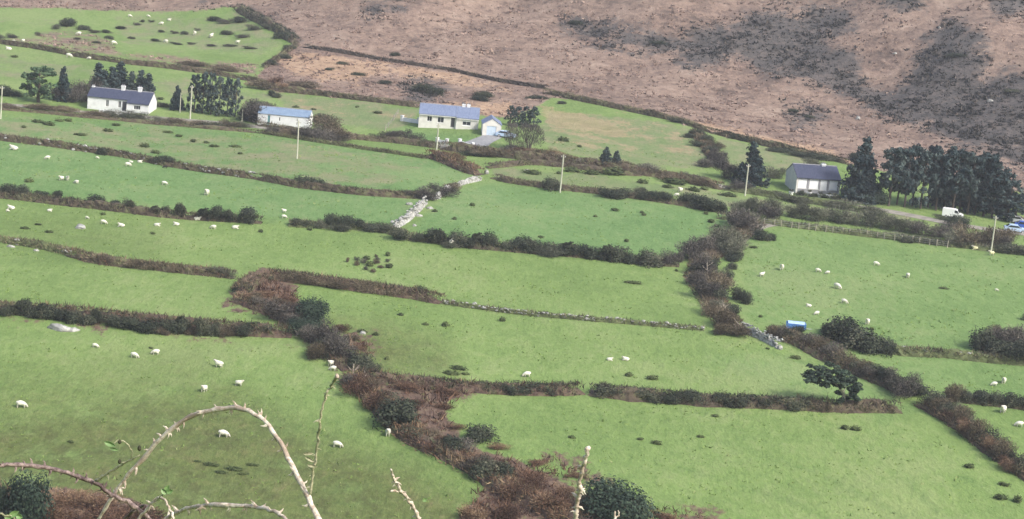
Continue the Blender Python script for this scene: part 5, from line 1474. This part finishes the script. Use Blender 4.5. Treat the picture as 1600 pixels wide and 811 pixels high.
# wire fence along the right field
def fence(pts, n, label, hh=1.15, cat='fence'):
    pa = path_px(pts, .6)
    o = empty('wire_fence', (pa[0][0], pa[0][1], float(H(*pa[0]))))
    base = np.array(o.location)
    pm = MB().box(-.06, -.06, -.3, .06, .06, hh).mesh('post', M['postwood'])
    ii = np.linspace(0, len(pa) - 1, n).astype(int)
    tops = []
    for i in ii:
        x, y = pa[i]; z = float(H(x, y))
        q = link('post', pm, o, (x - base[0], y - base[1], z - base[2]))
        q.rotation_euler = (random.uniform(-.06, .06), random.uniform(-.06, .06), random.uniform(0, 1.5)); q.scale = (1, 1, random.uniform(.9, 1.12))
        tops.append((x - base[0], y - base[1], z - base[2]))
    for zz in (.35, .7, 1.02):
        MB().tube([(a, b, c + zz) for a, b, c in tops], [.012] * n, 4).build('wire', M['wire'], o)
    return tag(o, label, cat)


fence([(1172, 350), (1200, 352), (1260, 359), (1330, 367), (1400, 376), (1440, 381), (1480, 387)], 24, 'wire fence on pale wooden posts along the top of the right field')
fence([(602, 204), (608, 197), (614, 190), (622, 178)], 6, 'short pale post fence running up beside the bungalow lawn')
# small gate beside the grey wall
def stone_post(x, y, h, label):
    p, s = G(x, y)
    m = rock_mesh('stone_post', M['stone'], int(x), 2, 1)
    o = link('stone_post', m, None, (p[0], p[1], p[2] + h / s * .4)); o.scale = (.6, .6, h / s * 1.15)
    return tag(o, label, 'stone post', 'standing stones by gateways')
stone_post(761, 272, 8, 'small pale standing stone at the end of the red bank')
stone_post(1219, 546, 9, 'pale end stone of the short grey gateway wall')

# ------------------------------------------------------------------ rocks
def boulder_mesh(seed):
    """a rough block broken into facets"""
    me = rock_mesh('boulder', M['stone'], seed, 3, .62)
    r = random.Random(seed)
    cuts = [Vector((r.uniform(-1, 1), r.uniform(-1, 1), r.uniform(-.3, 1))).normalized() for _ in range(9)]
    ds = [r.uniform(.26, .4) for _ in cuts]
    for v in me.vertices:
        for c_, d_ in zip(cuts, ds):
            e = v.co.dot(c_) - d_
            if e > 0: v.co -= c_ * e * .9
        v.co += Vector((r.uniform(-1, 1), r.uniform(-1, 1), r.uniform(-1, 1))) * .012
    return me
ROCKM = [boulder_mesh(300 + i) for i in range(5)]
def boulder(x, y, w, h, label, group='pale boulders in the fields', i=0):
    p, s = G(x, y)
    o = link('boulder', ROCKM[i % 5], None, (p[0], p[1], p[2] + .12 * h / s))
    o.scale = (w / s, w / s * .7, h / s * 1.5); o.rotation_euler = (0, 0, random.uniform(-.3, .3))
    return tag(o, label, 'boulder', group)
boulder(98, 515, 38, 18, 'large pale boulder below the dark left hedge', i=0)
boulder(114, 517, 20, 9, 'small pale boulder touching the right side of the large one', i=1)
boulder(85, 513, 14, 7, 'small pale boulder touching the left side of the large one', i=2)
boulder(125, 356, 20, 8, 'white flat boulder below the line of sheep at left', i=3)
boulder(107, 393, 18, 13, 'rounded pale boulder at the break in the grassy bank', i=4)
for i, (x, y, w, h, lab) in enumerate([(18, 386, 12, 7, 'pale stone at the left end of the grassy bank'), (57, 392, 8, 5, 'small pale stone in front of the grassy bank'),
                                        (640, 320, 12, 8, 'pale boulder among the scrub at the head of the straight wall'), (566, 521, 12, 5, 'low pale stone right of the dark evergreen bush'),
                                        (648, 353, 10, 6, 'pale boulder just right of the straight stone wall'), (655, 338, 12, 8, 'pale boulder midway along the right side of the straight wall'), (672, 326, 10, 6, 'pale boulder at the upper right of the straight wall'),
                                        (677, 312, 9, 8, 'upright pale boulder between the two stretches of stone wall'), (1340, 186, 8, 6, 'white rock on the right hand moor'), (1468, 44, 7, 6, 'white rock high on the moor at the right'),
                                        (1548, 158, 9, 6, 'pale rock in the dark heather at the far right'), (1399, 84, 6, 4, 'small pale rock between the heather patches'), (1010, 175, 5, 6, 'small pale standing rock on the bank under the moor')]):
    boulder(x, y, w, h, lab, 'pale stones', i)

# ------------------------------------------------------------------ sheep: one skin-grown body, fleece and bare legs by material
def sheep_mesh(kind, wool, seed):
    P = {}
    if kind == 'lie':
        chain = [(-.42, 0, .30), (-.2, 0, .34), (.12, 0, .34), (.36, 0, .36), (.5, 0, .52), (.60, 0, .62), (.76, 0, .56)]
    elif kind == 'graze':
        chain = [(-.46, 0, .62), (-.22, 0, .66), (.1, 0, .65), (.38, 0, .62), (.56, 0, .42), (.64, 0, .24), (.74, 0, .10)]
    else:
        chain = [(-.46, 0, .62), (-.22, 0, .66), (.1, 0, .65), (.38, 0, .66), (.54, 0, .86), (.64, 0, .96), (.82, 0, .90)]
    rads = [.19, .29, .30, .25, .13, .11, .06]
    V = list(chain); E = [(i, i + 1) for i in range(6)]; R = [(r_, r_ * (1.0 if i > 3 else 1.0)) for i, r_ in enumerate(rads)]
    for s in (-1, 1):                     # ears
        V.append((chain[5][0] - .03, s * .16, chain[5][2] + .03)); E.append((5, len(V) - 1)); R.append((.03, .03))
    V.append((chain[0][0] - .16, 0, chain[0][2] - .1)); E.append((0, len(V) - 1)); R.append((.05, .05))   # tail
    for (root, x) in ((1, -.34), (3, .32)):
        for s in (-1, 1):
            if kind == 'lie':
                pts = [(x, s * .2, .16), (x + .22, s * .24, .07), (x + .36, s * .22, .05)]
                rr = [.1, .06, .04]
            else:
                off = .05 * s if root == 1 else -.05 * s
                bend = -.05 if root == 1 else .03
                pts = [(x + off * .3, s * .15, .42), (x + bend + off, s * .15, .22), (x + off, s * .15, .02)]
                rr = [.095, .05, .038]
            last = root
            for q, r_ in zip(pts, rr):
                V.append(q); E.append((last, len(V) - 1)); R.append((r_, r_)); last = len(V) - 1
    me = D.meshes.new('sheep'); me.from_pydata(V, E, [])
    o = D.objects.new('sheep', me); C.objects.link(o)
    sk = o.modifiers.new('skin', 'SKIN')
    for i, r_ in enumerate(R): me.skin_vertices[0].data[i].radius = r_
    me.skin_vertices[0].data[1].use_root = True
    sb = o.modifiers.new('sub', 'SUBSURF'); sb.levels = 1
    dg = bpy.context.evaluated_depsgraph_get()
    out = D.meshes.new_from_object(o.evaluated_get(dg))
    D.objects.remove(o); D.meshes.remove(me)
    out.name = 'sheep'
    r = random.Random(seed)
    for m in (M[wool], M['black' if wool == 'black' else 'face']): out.materials.append(m)
    for v in out.vertices:
        c = v.co
        if c.z > .36 or kind == 'lie':
            if abs(c.y) < .5 and c.x < .48:
                c.y *= 1.12; k = .012
                c.x += r.uniform(-k, k); c.y += r.uniform(-k, k); c.z += r.uniform(-k, k)
    hx, hz = chain[5][0], chain[5][2]
    for p_ in out.polygons:
        c = p_.center
        head = math.hypot(c.x - hx, c.z - hz) < .2 or c.x > hx
        low = (c.z < .33 and c.x < .5) if kind != 'lie' else (c.z < .07)
        p_.material_index = 1 if head or low else 0
        p_.use_smooth = True
    return out


SH = {(k, w): sheep_mesh(k, w, 5) for k in ('graze', 'stand', 'lie') for w in ('wool',)}
SH[('lie', 'woolyellow')] = sheep_mesh('lie', 'woolyellow', 6); SH[('stand', 'woolyellow')] = sheep_mesh('stand', 'woolyellow', 6)
SH[('graze', 'woolgrey')] = sheep_mesh('graze', 'woolgrey', 6); SH[('lie', 'woolgrey')] = sheep_mesh('lie', 'woolgrey', 6); SH[('graze', 'black')] = sheep_mesh('graze', 'black', 7)
WORD = {'graze': 'grazing', 'stand': 'standing', 'lie': 'lying'}


def sheep(kind, x, y, w, yaw, label, group, wool='wool'):
    p, s = G(x, y)
    L = w / s / (1.3 * max(.55, abs(math.cos(rad(yaw)))))
    L = min(max(L, .5), 1.45) * (.86 if y < 110 else .95)
    o = link('sheep', SH[(kind, wool)], None, (p[0], p[1], p[2] - .02))
    o.scale = (L, L, L); o.rotation_euler = (0, 0, rad(yaw))
    return tag(o, label, 'sheep', group)


def flock(where, group, items):
    """each sheep's own words, or its pose and its place from the left"""
    items = sorted(items, key=lambda t: t[1])
    for i, it in enumerate(items):
        k, x, y, w, yaw = it[:5]
        wool = it[6] if len(it) > 6 and it[6] else 'wool'
        lab = it[5] if len(it) > 5 and it[5] else '%s white sheep, %s from the left %s' % (WORD[k], ordn(i), where)
        sheep(k, x, y + 2, w, yaw, lab, group, wool)


flock('in the field below the stony bank', 'sheep in the upper left fields', [
    ('lie', 22, 232, 15, 170), ('graze', 74, 247, 9, 200), ('stand', 96, 280, 6, 240, 'left of two white sheep close together in the left field'), ('stand', 105, 280, 6, 300, 'right of two white sheep close together in the left field'),
    ('graze', 119, 285, 9, 160), ('graze', 200, 258, 10, 20), ('graze', 257, 287, 10, 10), ('stand', 323, 303, 8, 260), ('stand', 444, 330, 8, 200, 'upper of two white sheep at the gap in the gorse hedge'),
    ('graze', 444, 339, 9, 20, 'lower of two white sheep at the gap in the gorse hedge'), ('graze', 258, 261, 8, 180, 'small black sheep just below the stony bank', 'black'), ('graze', 152, 246, 6, 0), ('lie', 218, 252, 9, 0), ('lie', 205, 252, 7, 180)])
flock('in the row below the left gorse hedge', 'sheep in the row below the gorse hedge', [
    ('lie', 18, 325, 13, 170), ('graze', 12, 329, 6, 20), ('lie', 77, 328, 9, 0), ('graze', 136, 340, 7, 0, 'faint dull coloured sheep in the row below the gorse hedge', 'woolgrey'), ('graze', 162, 348, 11, 0), ('lie', 190, 352, 12, 180),
    ('lie', 245, 351, 11, 0), ('lie', 276, 350, 11, 180), ('lie', 308, 342, 13, 10), ('graze', 333, 356, 11, 170), ('lie', 367, 355, 12, 0), ('stand', 705, 384, 10, 80, 'single white sheep beside the thick gorse bank')])
flock('in the bottom left field', 'sheep in the bottom left field', [
    ('graze', 149, 541, 11, 0), ('graze', 210, 557, 14, -10), ('graze', 243, 552, 14, 190), ('stand', 342, 572, 16, 170), ('stand', 373, 601, 14, -10), ('stand', 319, 610, 9, 250), ('graze', 33, 635, 18, 10), ('graze', 349, 681, 19, 5),
    ('graze', 527, 697, 17, 0), ('stand', 606, 679, 10, 270, 'white sheep facing away at the foot of the grey green gorse'), ('stand', 634, 666, 13, 15, 'white sheep against the right side of the grey green gorse'),
    ('graze', 520, 577, 13, 180, 'lower of two white sheep at the gateway by the dead stem'), ('stand', 517, 570, 8, 240, 'upper of two white sheep at the gateway by the dead stem')])
flock('in the field above the dark straight bank', 'sheep above the dark straight bank', [('graze', 823, 587, 14, 200), ('lie', 952, 561, 11, 0), ('lie', 978, 561, 13, 180)])
flock('in the big right field', 'sheep in the big right field', [
    ('stand', 1190, 430, 9, 30), ('stand', 1221, 420, 8, 260), ('graze', 1278, 423, 10, 0), ('graze', 1293, 426, 8, 200), ('graze', 1308, 449, 11, -40), ('graze', 1319, 472, 11, -20), ('lie', 1264, 477, 10, 180),
    ('graze', 1276, 490, 9, 210), ('stand', 1355, 505, 8, 250), ('graze', 1369, 413, 11, 0), ('graze', 1418, 432, 7, 80, 'faint dull sheep at the middle of the big right field', 'woolgrey'), ('graze', 1557, 453, 7, 0, 'faint dull sheep at the right of the big right field', 'woolgrey'),
    ('lie', 1524, 388, 13, 190, 'yellowish sheep lying below the scrub left of the pole', 'woolyellow'), ('stand', 1549, 397, 10, 200, 'yellowish sheep at the foot of the right hand pole', 'woolyellow')])
flock('in the small fields at the right edge', 'sheep in the small fields at the right edge', [('graze', 1553, 601, 11, 190), ('stand', 1568, 597, 8, 250), ('stand', 1567, 643, 10, 240), ('graze', 1592, 665, 15, 180)])
flock('on the hill fields at the top left', 'sheep on the hill fields', [
    ('lie', 14, 76, 12, 180), ('graze', 123, 53, 10, 190), ('graze', 178, 68, 10, 40), ('graze', 259, 65, 9, 160), ('graze', 203, 25, 8, 0), ('graze', 232, 25, 7, 0), ('lie', 264, 30, 8, 0), ('graze', 252, 37, 9, 180), ('stand', 304, 53, 8, 260), ('stand', 330, 57, 8, 70),
    ('stand', 371, 66, 8, 10), ('graze', 108, 88, 12, 0), ('graze', 139, 91, 8, 180), ('graze', 22, 64, 7, 0), ('graze', 36, 65, 6, 90)])
flock('in the pale strip below the lane', 'sheep in the pale strip below the lane', [('lie', 822, 266, 9, 0), ('graze', 1057, 305, 9, 180), ('stand', 1063, 298, 7, 230)])

# ------------------------------------------------------------------ scatter: moor tussocks and grass (nobody could count them)
def scatter(name, mat, n, accept, size, seed, per=4, lean=.5, width=.1, ylim=(178, 585)):
    global rng
    rng = np.random.default_rng(seed)
    x = rng.uniform(-150, 150, n * 4); y = ylim[0] + (ylim[1] - ylim[0]) * rng.random(n * 4)
    keep = np.abs(x) < .285 * y + 4
    x, y = x[keep], y[keep]
    k = accept(x, y) > rng.random(len(x))
    x, y = x[k][:n], y[k][:n]
    z = H(x, y)
    n = len(x)
    s = size * rng.uniform(.5, 1.4, n) * (1 + .5 * np.sin(x / 3.1 + np.sin(y / 4)) * np.sin(y / 2.3))
    b = np.repeat(np.stack([x, y, z], 1), per, 0); ss = np.repeat(s, per)
    b[:, :2] += rng.normal(size=(n * per, 2)) * (ss * .35)[:, None]; b[:, 2] -= .04
    d = unit(np.stack([rng.normal(size=n * per) * lean, rng.normal(size=n * per) * lean, np.ones(n * per)], 1))
    v, f = blades(b, d, ss * rng.uniform(.6, 1.3, n * per), ss * width)
    rn = np.clip(np.repeat(rng.normal(.5, .22, n), per) + rng.normal(0, .08, n * per), 0, 1)
    return tag(link(name, np_mesh(name, v, f, [mat], rn)), kind='stuff')


fM, fH, fB, fP = w_at(wA[:, 0]), w_at(wA[:, 1]), w_at(wA[:, 2]), w_at(wB[:, 2])
patch = lambda x, y, a, b: np.clip(.5 + .9 * np.sin(x / a + 2 * np.sin(y / (b * 1.7))) * np.sin(y / b + 1.5 * np.sin(x / (a * 2.1))), 0, 1)
scatter('moor_grass', M['heath'], 14000, lambda x, y: (fM(x, y) > .5) * (fH(x, y) < .5) * (.25 + .75 * patch(x, y, 6.3, 4.9)), .5, 1, 5, 1.5, .30, (330, 585))
scatter('heather', M['heather'], 36000, lambda x, y: (fM(x, y) > .4) * np.clip((fH(x, y) * 1.5 - .35) * (.35 + .9 * patch(x, y, 2.3, 2.1)) + .05 * patch(x, y, 6.1, 4.7) ** 6, 0, 1), .6, 2, 5, 1.2, .30, (330, 585))
scatter('bracken_fronds', M['bracken'], 17000, lambda x, y: (fB(x, y) > .45) * (.3 + .7 * patch(x, y, 1.9, 2.2)), .75, 3, 5, .8, .09, (178, 300))
scatter('meadow_grass', M['grassb'], 16000, lambda x, y: (fM(x, y) < .3) * (fB(x, y) < .5) * (.25 + .75 * patch(x, y, 9.7, 6.1)), .22, 4, 4, .9, .26, (178, 400))

# ------------------------------------------------------------------ brambles in front of the camera, about two metres away
def near(px, py, dist):
    d = ray(px, py)
    return CAM + d * dist / np.dot(d, fwd)


def spline(pts, n):
    """smooth curve through control points (Catmull-Rom)"""
    P = [np.array(p, float) for p in pts]
    P = [2 * P[0] - P[1]] + P + [2 * P[-1] - P[-2]]
    out = []
    m = len(P) - 3
    for i in range(n):
        t = i / (n - 1) * m; k = min(int(t), m - 1); t -= k
        a, b, c, d = P[k:k + 4]
        out.append(.5 * ((2 * b) + (c - a) * t + (2 * a - 5 * b + 4 * c - d) * t ** 2 + (3 * b - a - 3 * c + d) * t ** 3))
    return np.array(out)


def cane(parent, px, dist, widths, mat, seed, thorns=10, ground_tail=None, name='cane', n=46, tip=False, thorn_px=7):
    """px: photo points of the cane; dist: metres along the view (start, end); widths in photo pixels"""
    r = np.random.default_rng(seed)
    ds = np.linspace(dist[0], dist[1], len(px))
    pts = [near(x, y, d) for (x, y), d in zip(px, ds)]
    if ground_tail is not None:            # goes on down to the ground out of the frame
        side, dx = ground_tail
        e = pts[0] if side == 0 else pts[-1]
        g = np.array([e[0] + dx, e[1] + .15, 0]); g[2] = float(H(g[0], g[1])) - .05
        tail = (g, None)
    base = np.array(parent.location)
    c = spline(pts, n)
    n0, pad = n, [0, 0]
    if ground_tail is not None:
        s0 = ground_tail[0] == 0
        T0, e, g = (unit(c[0] - c[2]), c[0], tail[0]) if s0 else (unit(c[-1] - c[-3]), c[-1], tail[0])
        u = (np.linspace(0, 1, 17)[1:] ** 1.5)[:, None]
        m1 = e + T0 * np.linalg.norm(g - e) * .3
        ext = (1 - u) ** 2 * e + 2 * u * (1 - u) * m1 + u ** 2 * g
        c = np.r_[ext[::-1], c] if s0 else np.r_[c, ext]
        pad = [16, 0] if s0 else [0, 16]
        n = len(c)
    c = c - base
    c += r.normal(size=c.shape) * .0007
    k = dist[0] / FPX
    widths = [q * .76 for q in widths]
    rd = np.interp(np.r_[np.zeros(pad[0]), np.linspace(0, 1, n0), np.ones(pad[1])], np.linspace(0, 1, len(widths)), widths) * k / 2 * (1 + .10 * r.normal(size=n)) * np.where(np.arange(n) % 7 == 3, 1.15, 1.0)
    o = MB().tube(c, np.abs(rd), 8).build(name, M[mat], parent)
    for p_ in o.data.polygons: p_.use_smooth = True
    T = unit(np.gradient(c, axis=0))
    lo = 4
    for j in range(thorns):
        i = int(r.integers(lo, n - 3))
        if ground_tail is not None and ground_tail[0] == 0: i = int(r.integers(18, n - 3))
        if ground_tail is not None and ground_tail[0] == 1: i = int(r.integers(3, n - 18))
        a = unit(np.cross(T[i], r.normal(size=3)))
        a = unit(a - fwd * np.dot(a, fwd) * .8)
        L = thorn_px * r.uniform(.7, 1.3) * k
        m = MB(); q = c[i] + a * rd[i] * .7
        m.tube([q - T[i] * L * .1, q + a * L * .55 - T[i] * L * .15, q + a * L - T[i] * L * .45], [L * .28, L * .15, L * .03], 5)
        m.build('thorn', M[mat], o)
    if tip:
        e = c[-1]; m = MB(); m.tube([e - T[-1] * rd[-1], e + T[-1] * rd[-1] * .3, e + T[-1] * rd[-1] * 1.6], [rd[-1] * 1.02, rd[-1] * 1.25, rd[-1] * .75], 8)
        m.build('cut_end', M['canepale'], o)
    return o, c


def leaf(parent, px, py, dist, w, h, ang, mat='leafgreen', name='leaf'):
    base = np.array(parent.location)
    c = near(px, py, dist) - base
    k = dist / FPX
    a = CR * math.cos(ang) + CU * math.sin(ang); b = -CR * math.sin(ang) + CU * math.cos(ang)
    v, prof = [], [(-.5, 0), (-.3, .38), (-.05, .5), (.2, .38), (.5, 0), (.2, -.38), (-.05, -.5), (-.3, -.38)]
    for u, t in prof: v.append(c + a * u * w * k + b * t * h * k - fwd * abs(t) * h * k * .5)
    v.append(c - a * .5 * w * k); v.append(c + a * .1 * w * k + fwd * h * k * .15)
    v2 = [q + fwd * .0006 for q in v]
    f = [(i, (i + 1) % 8, 9) for i in range(8)] + [((i + 1) % 8 + 10, i + 10, 19) for i in range(8)] + [(i, i + 10, (i + 1) % 8 + 10, (i + 1) % 8) for i in range(8)]
    return MB().add(v + v2, f).build(name, M[mat], parent)


def bud(parent, px, py, dist, w, mat='bud'):
    base = np.array(parent.location); c = near(px, py, dist) - base; r_ = w * dist / FPX / 2
    return MB().tube([c - CU * r_ * 1.3, c - CU * r_ * .6, c + CU * r_ * .5, c + CU * r_ * 1.2], [r_ * .4, r_, r_ * .9, r_ * .2], 8).build('bud', M[mat], parent)


def root_at(px, py, dist):
    p = near(px, py, dist)
    return empty('bramble', (p[0], p[1], float(H(p[0], p[1]))))


GBR = 'thorny brambles in front of the camera'
b = root_at(160, 805, 2.3)
cane(b, [(150, 822), (172, 782), (205, 738), (246, 690), (290, 655), (334, 640), (376, 638), (410, 655), (436, 688), (460, 736), (481, 776), (503, 822)], (2.3, 2.1), [6.5, 8, 9, 10, 9.5, 9, 11, 13], 'canepale', 1, 52, (1, .1), thorn_px=8)
cane(b, [(484, 782), (489, 740), (497, 690), (501, 655), (508, 622), (518, 600), (527, 589)], (2.12, 2.05), [6, 5.5, 5, 4.5, 6], 'canegreen', 2, 18, None, 'side_cane', tip=True, thorn_px=6)
for x, y, a in [(482, 709, .05), (484, 718, -.5), (488, 728, -.2)]: leaf(b, x, y, 2.1, 17, 5, a, 'canegreen')
tag(b, 'pale arching bramble cane with an upright side shoot, bottom left', 'bramble', GBR)
b = root_at(0, 740, 2.2)
cane(b, [(-30, 722), (0, 727), (50, 728), (110, 740), (150, 756), (180, 776), (212, 792), (245, 826)], (2.2, 2.25), [10, 9, 9, 9, 10, 10], 'canedark', 3, 36, (1, .05), thorn_px=8)
cane(b, [(150, 752), (170, 738), (192, 725), (217, 711)], (2.22, 2.18), [6, 5, 3], 'canegreen', 4, 3, None, 'side_cane', n=20)
cane(b, [(205, 718), (206, 704), (200, 694), (190, 688), (178, 692)], (2.2, 2.18), [3, 2.6, 2], 'canegreen', 5, 0, None, 'side_cane', n=16)
leaf(b, 172, 694, 2.18, 20, 8, -.35, 'leafgreen'); leaf(b, 178, 702, 2.18, 16, 5, -.2, 'leafgreen')
bud(b, 187, 721, 2.18, 6); bud(b, 218, 700, 2.18, 7); bud(b, 187, 690, 2.17, 6)
tag(b, 'dark purple bramble cane with buds sloping from the left edge', 'bramble', GBR)
b = root_at(350, 800, 2.2)
cane(b, [(245, 822), (268, 806), (300, 793), (340, 789), (400, 792), (432, 801), (462, 824)], (2.3, 2.1), [7, 8, 9, 8, 8], 'canepale', 6, 30, (1, .1), thorn_px=9)
tag(b, 'low pale bramble cane curving along the bottom edge', 'bramble', GBR)
b = root_at(640, 800, 2.3)
cane(b, [(664, 830), (650, 800), (638, 780), (624, 763), (615, 746), (611, 733)], (2.3, 2.25), [9, 8, 7, 5, 4], 'canepale', 7, 12, (0, .05), tip=False)
cane(b, [(628, 769), (620, 768), (611, 767)], (2.28, 2.26), [5, 4, 5], 'canepale', 8, 0, None, 'side_cane', n=8)
leaf(b, 664, 781, 2.28, 9, 7, .4, 'leafgreen')
tag(b, 'pale forked dead twig rising from the bottom edge', 'bramble', GBR)
b = root_at(900, 800, 2.1)
cane(b, [(897, 830), (902, 790), (905, 760), (911, 730), (919, 702)], (2.1, 2.05), [9, 9, 8, 7, 8], 'canepale', 9, 18, (0, -.02), tip=True, thorn_px=9)
tag(b, 'straight upright pale bramble stem left of the dark gorse dome', 'bramble', GBR)
b = root_at(235, 800, 2.25)
cane(b, [(205, 826), (225, 800), (238, 786), (252, 778), (262, 790), (272, 812)], (2.25, 2.2), [6, 6, 5, 5], 'canepale', 10, 6, (0, 0), n=24)
cane(b, [(244, 784), (252, 775), (258, 768)], (2.22, 2.2), [3, 3, 3], 'canegreen', 11, 0, None, 'side_cane', n=8)
for x, y, a in [(261, 763, .9), (256, 768, 2.4), (265, 768, .2)]: leaf(b, x, y, 2.2, 12, 8, a)
cane(b, [(180, 830), (200, 806), (222, 790), (240, 795)], (2.3, 2.25), [6, 6, 4], 'canedark', 12, 4, None, 'side_cane', n=16)
tag(b, 'tangle of small bramble shoots with a green leaf at bottom left', 'bramble', GBR)
b = root_at(20, 810, 2.2)
cane(b, [(-20, 800), (5, 804), (25, 812), (40, 830)], (2.2, 2.2), [5, 4, 4], 'canegreen', 13, 0, (1, 0), n=14)
for x, y, a, w in [(22, 803, .5, 18), (12, 808, 2.8, 14), (30, 807, -.3, 12)]: leaf(b, x, y, 2.2, w, 10, a)
tag(b, 'small green bramble shoot in the bottom left corner', 'bramble', GBR)
b = root_at(962, 805, 2.2)
cane(b, [(962, 828), (961, 812), (960, 797)], (2.2, 2.2), [6, 5, 3], 'canepale', 14, 2, (0, 0), n=12)
cane(b, [(962, 812), (966, 804), (967, 798)], (2.2, 2.2), [3, 3, 2], 'canepale', 15, 0, None, 'side_cane', n=8)
tag(b, 'tiny forked pale twig in front of the dark gorse dome', 'bramble', GBR)

# ------------------------------------------------------------------ air
hm = D.materials.new('damp air'); hm.use_nodes = True
hn = hm.node_tree.nodes
for q in list(hn):
    if q.type != 'OUTPUT_MATERIAL': hn.remove(q)
vol = hn.new('ShaderNodeVolumePrincipled')
vol.inputs['Color'].default_value = (.93, .96, 1, 1)
vol.inputs['Density'].default_value = HAZE
vol.inputs['Anisotropy'].default_value = .2
hm.node_tree.links.new(vol.outputs[0], [q for q in hn if q.type == 'OUTPUT_MATERIAL'][0].inputs['Volume'])
zt, zb = float(verts[:, 2].max()) + 12, float(verts[:, 2].min()) - 3
tag(MB().box(xs[0] - 5, ys[0] - 5, zb, xs[-1] + 5, ys[-1] + 5, zt).build('haze', hm), kind='stuff')
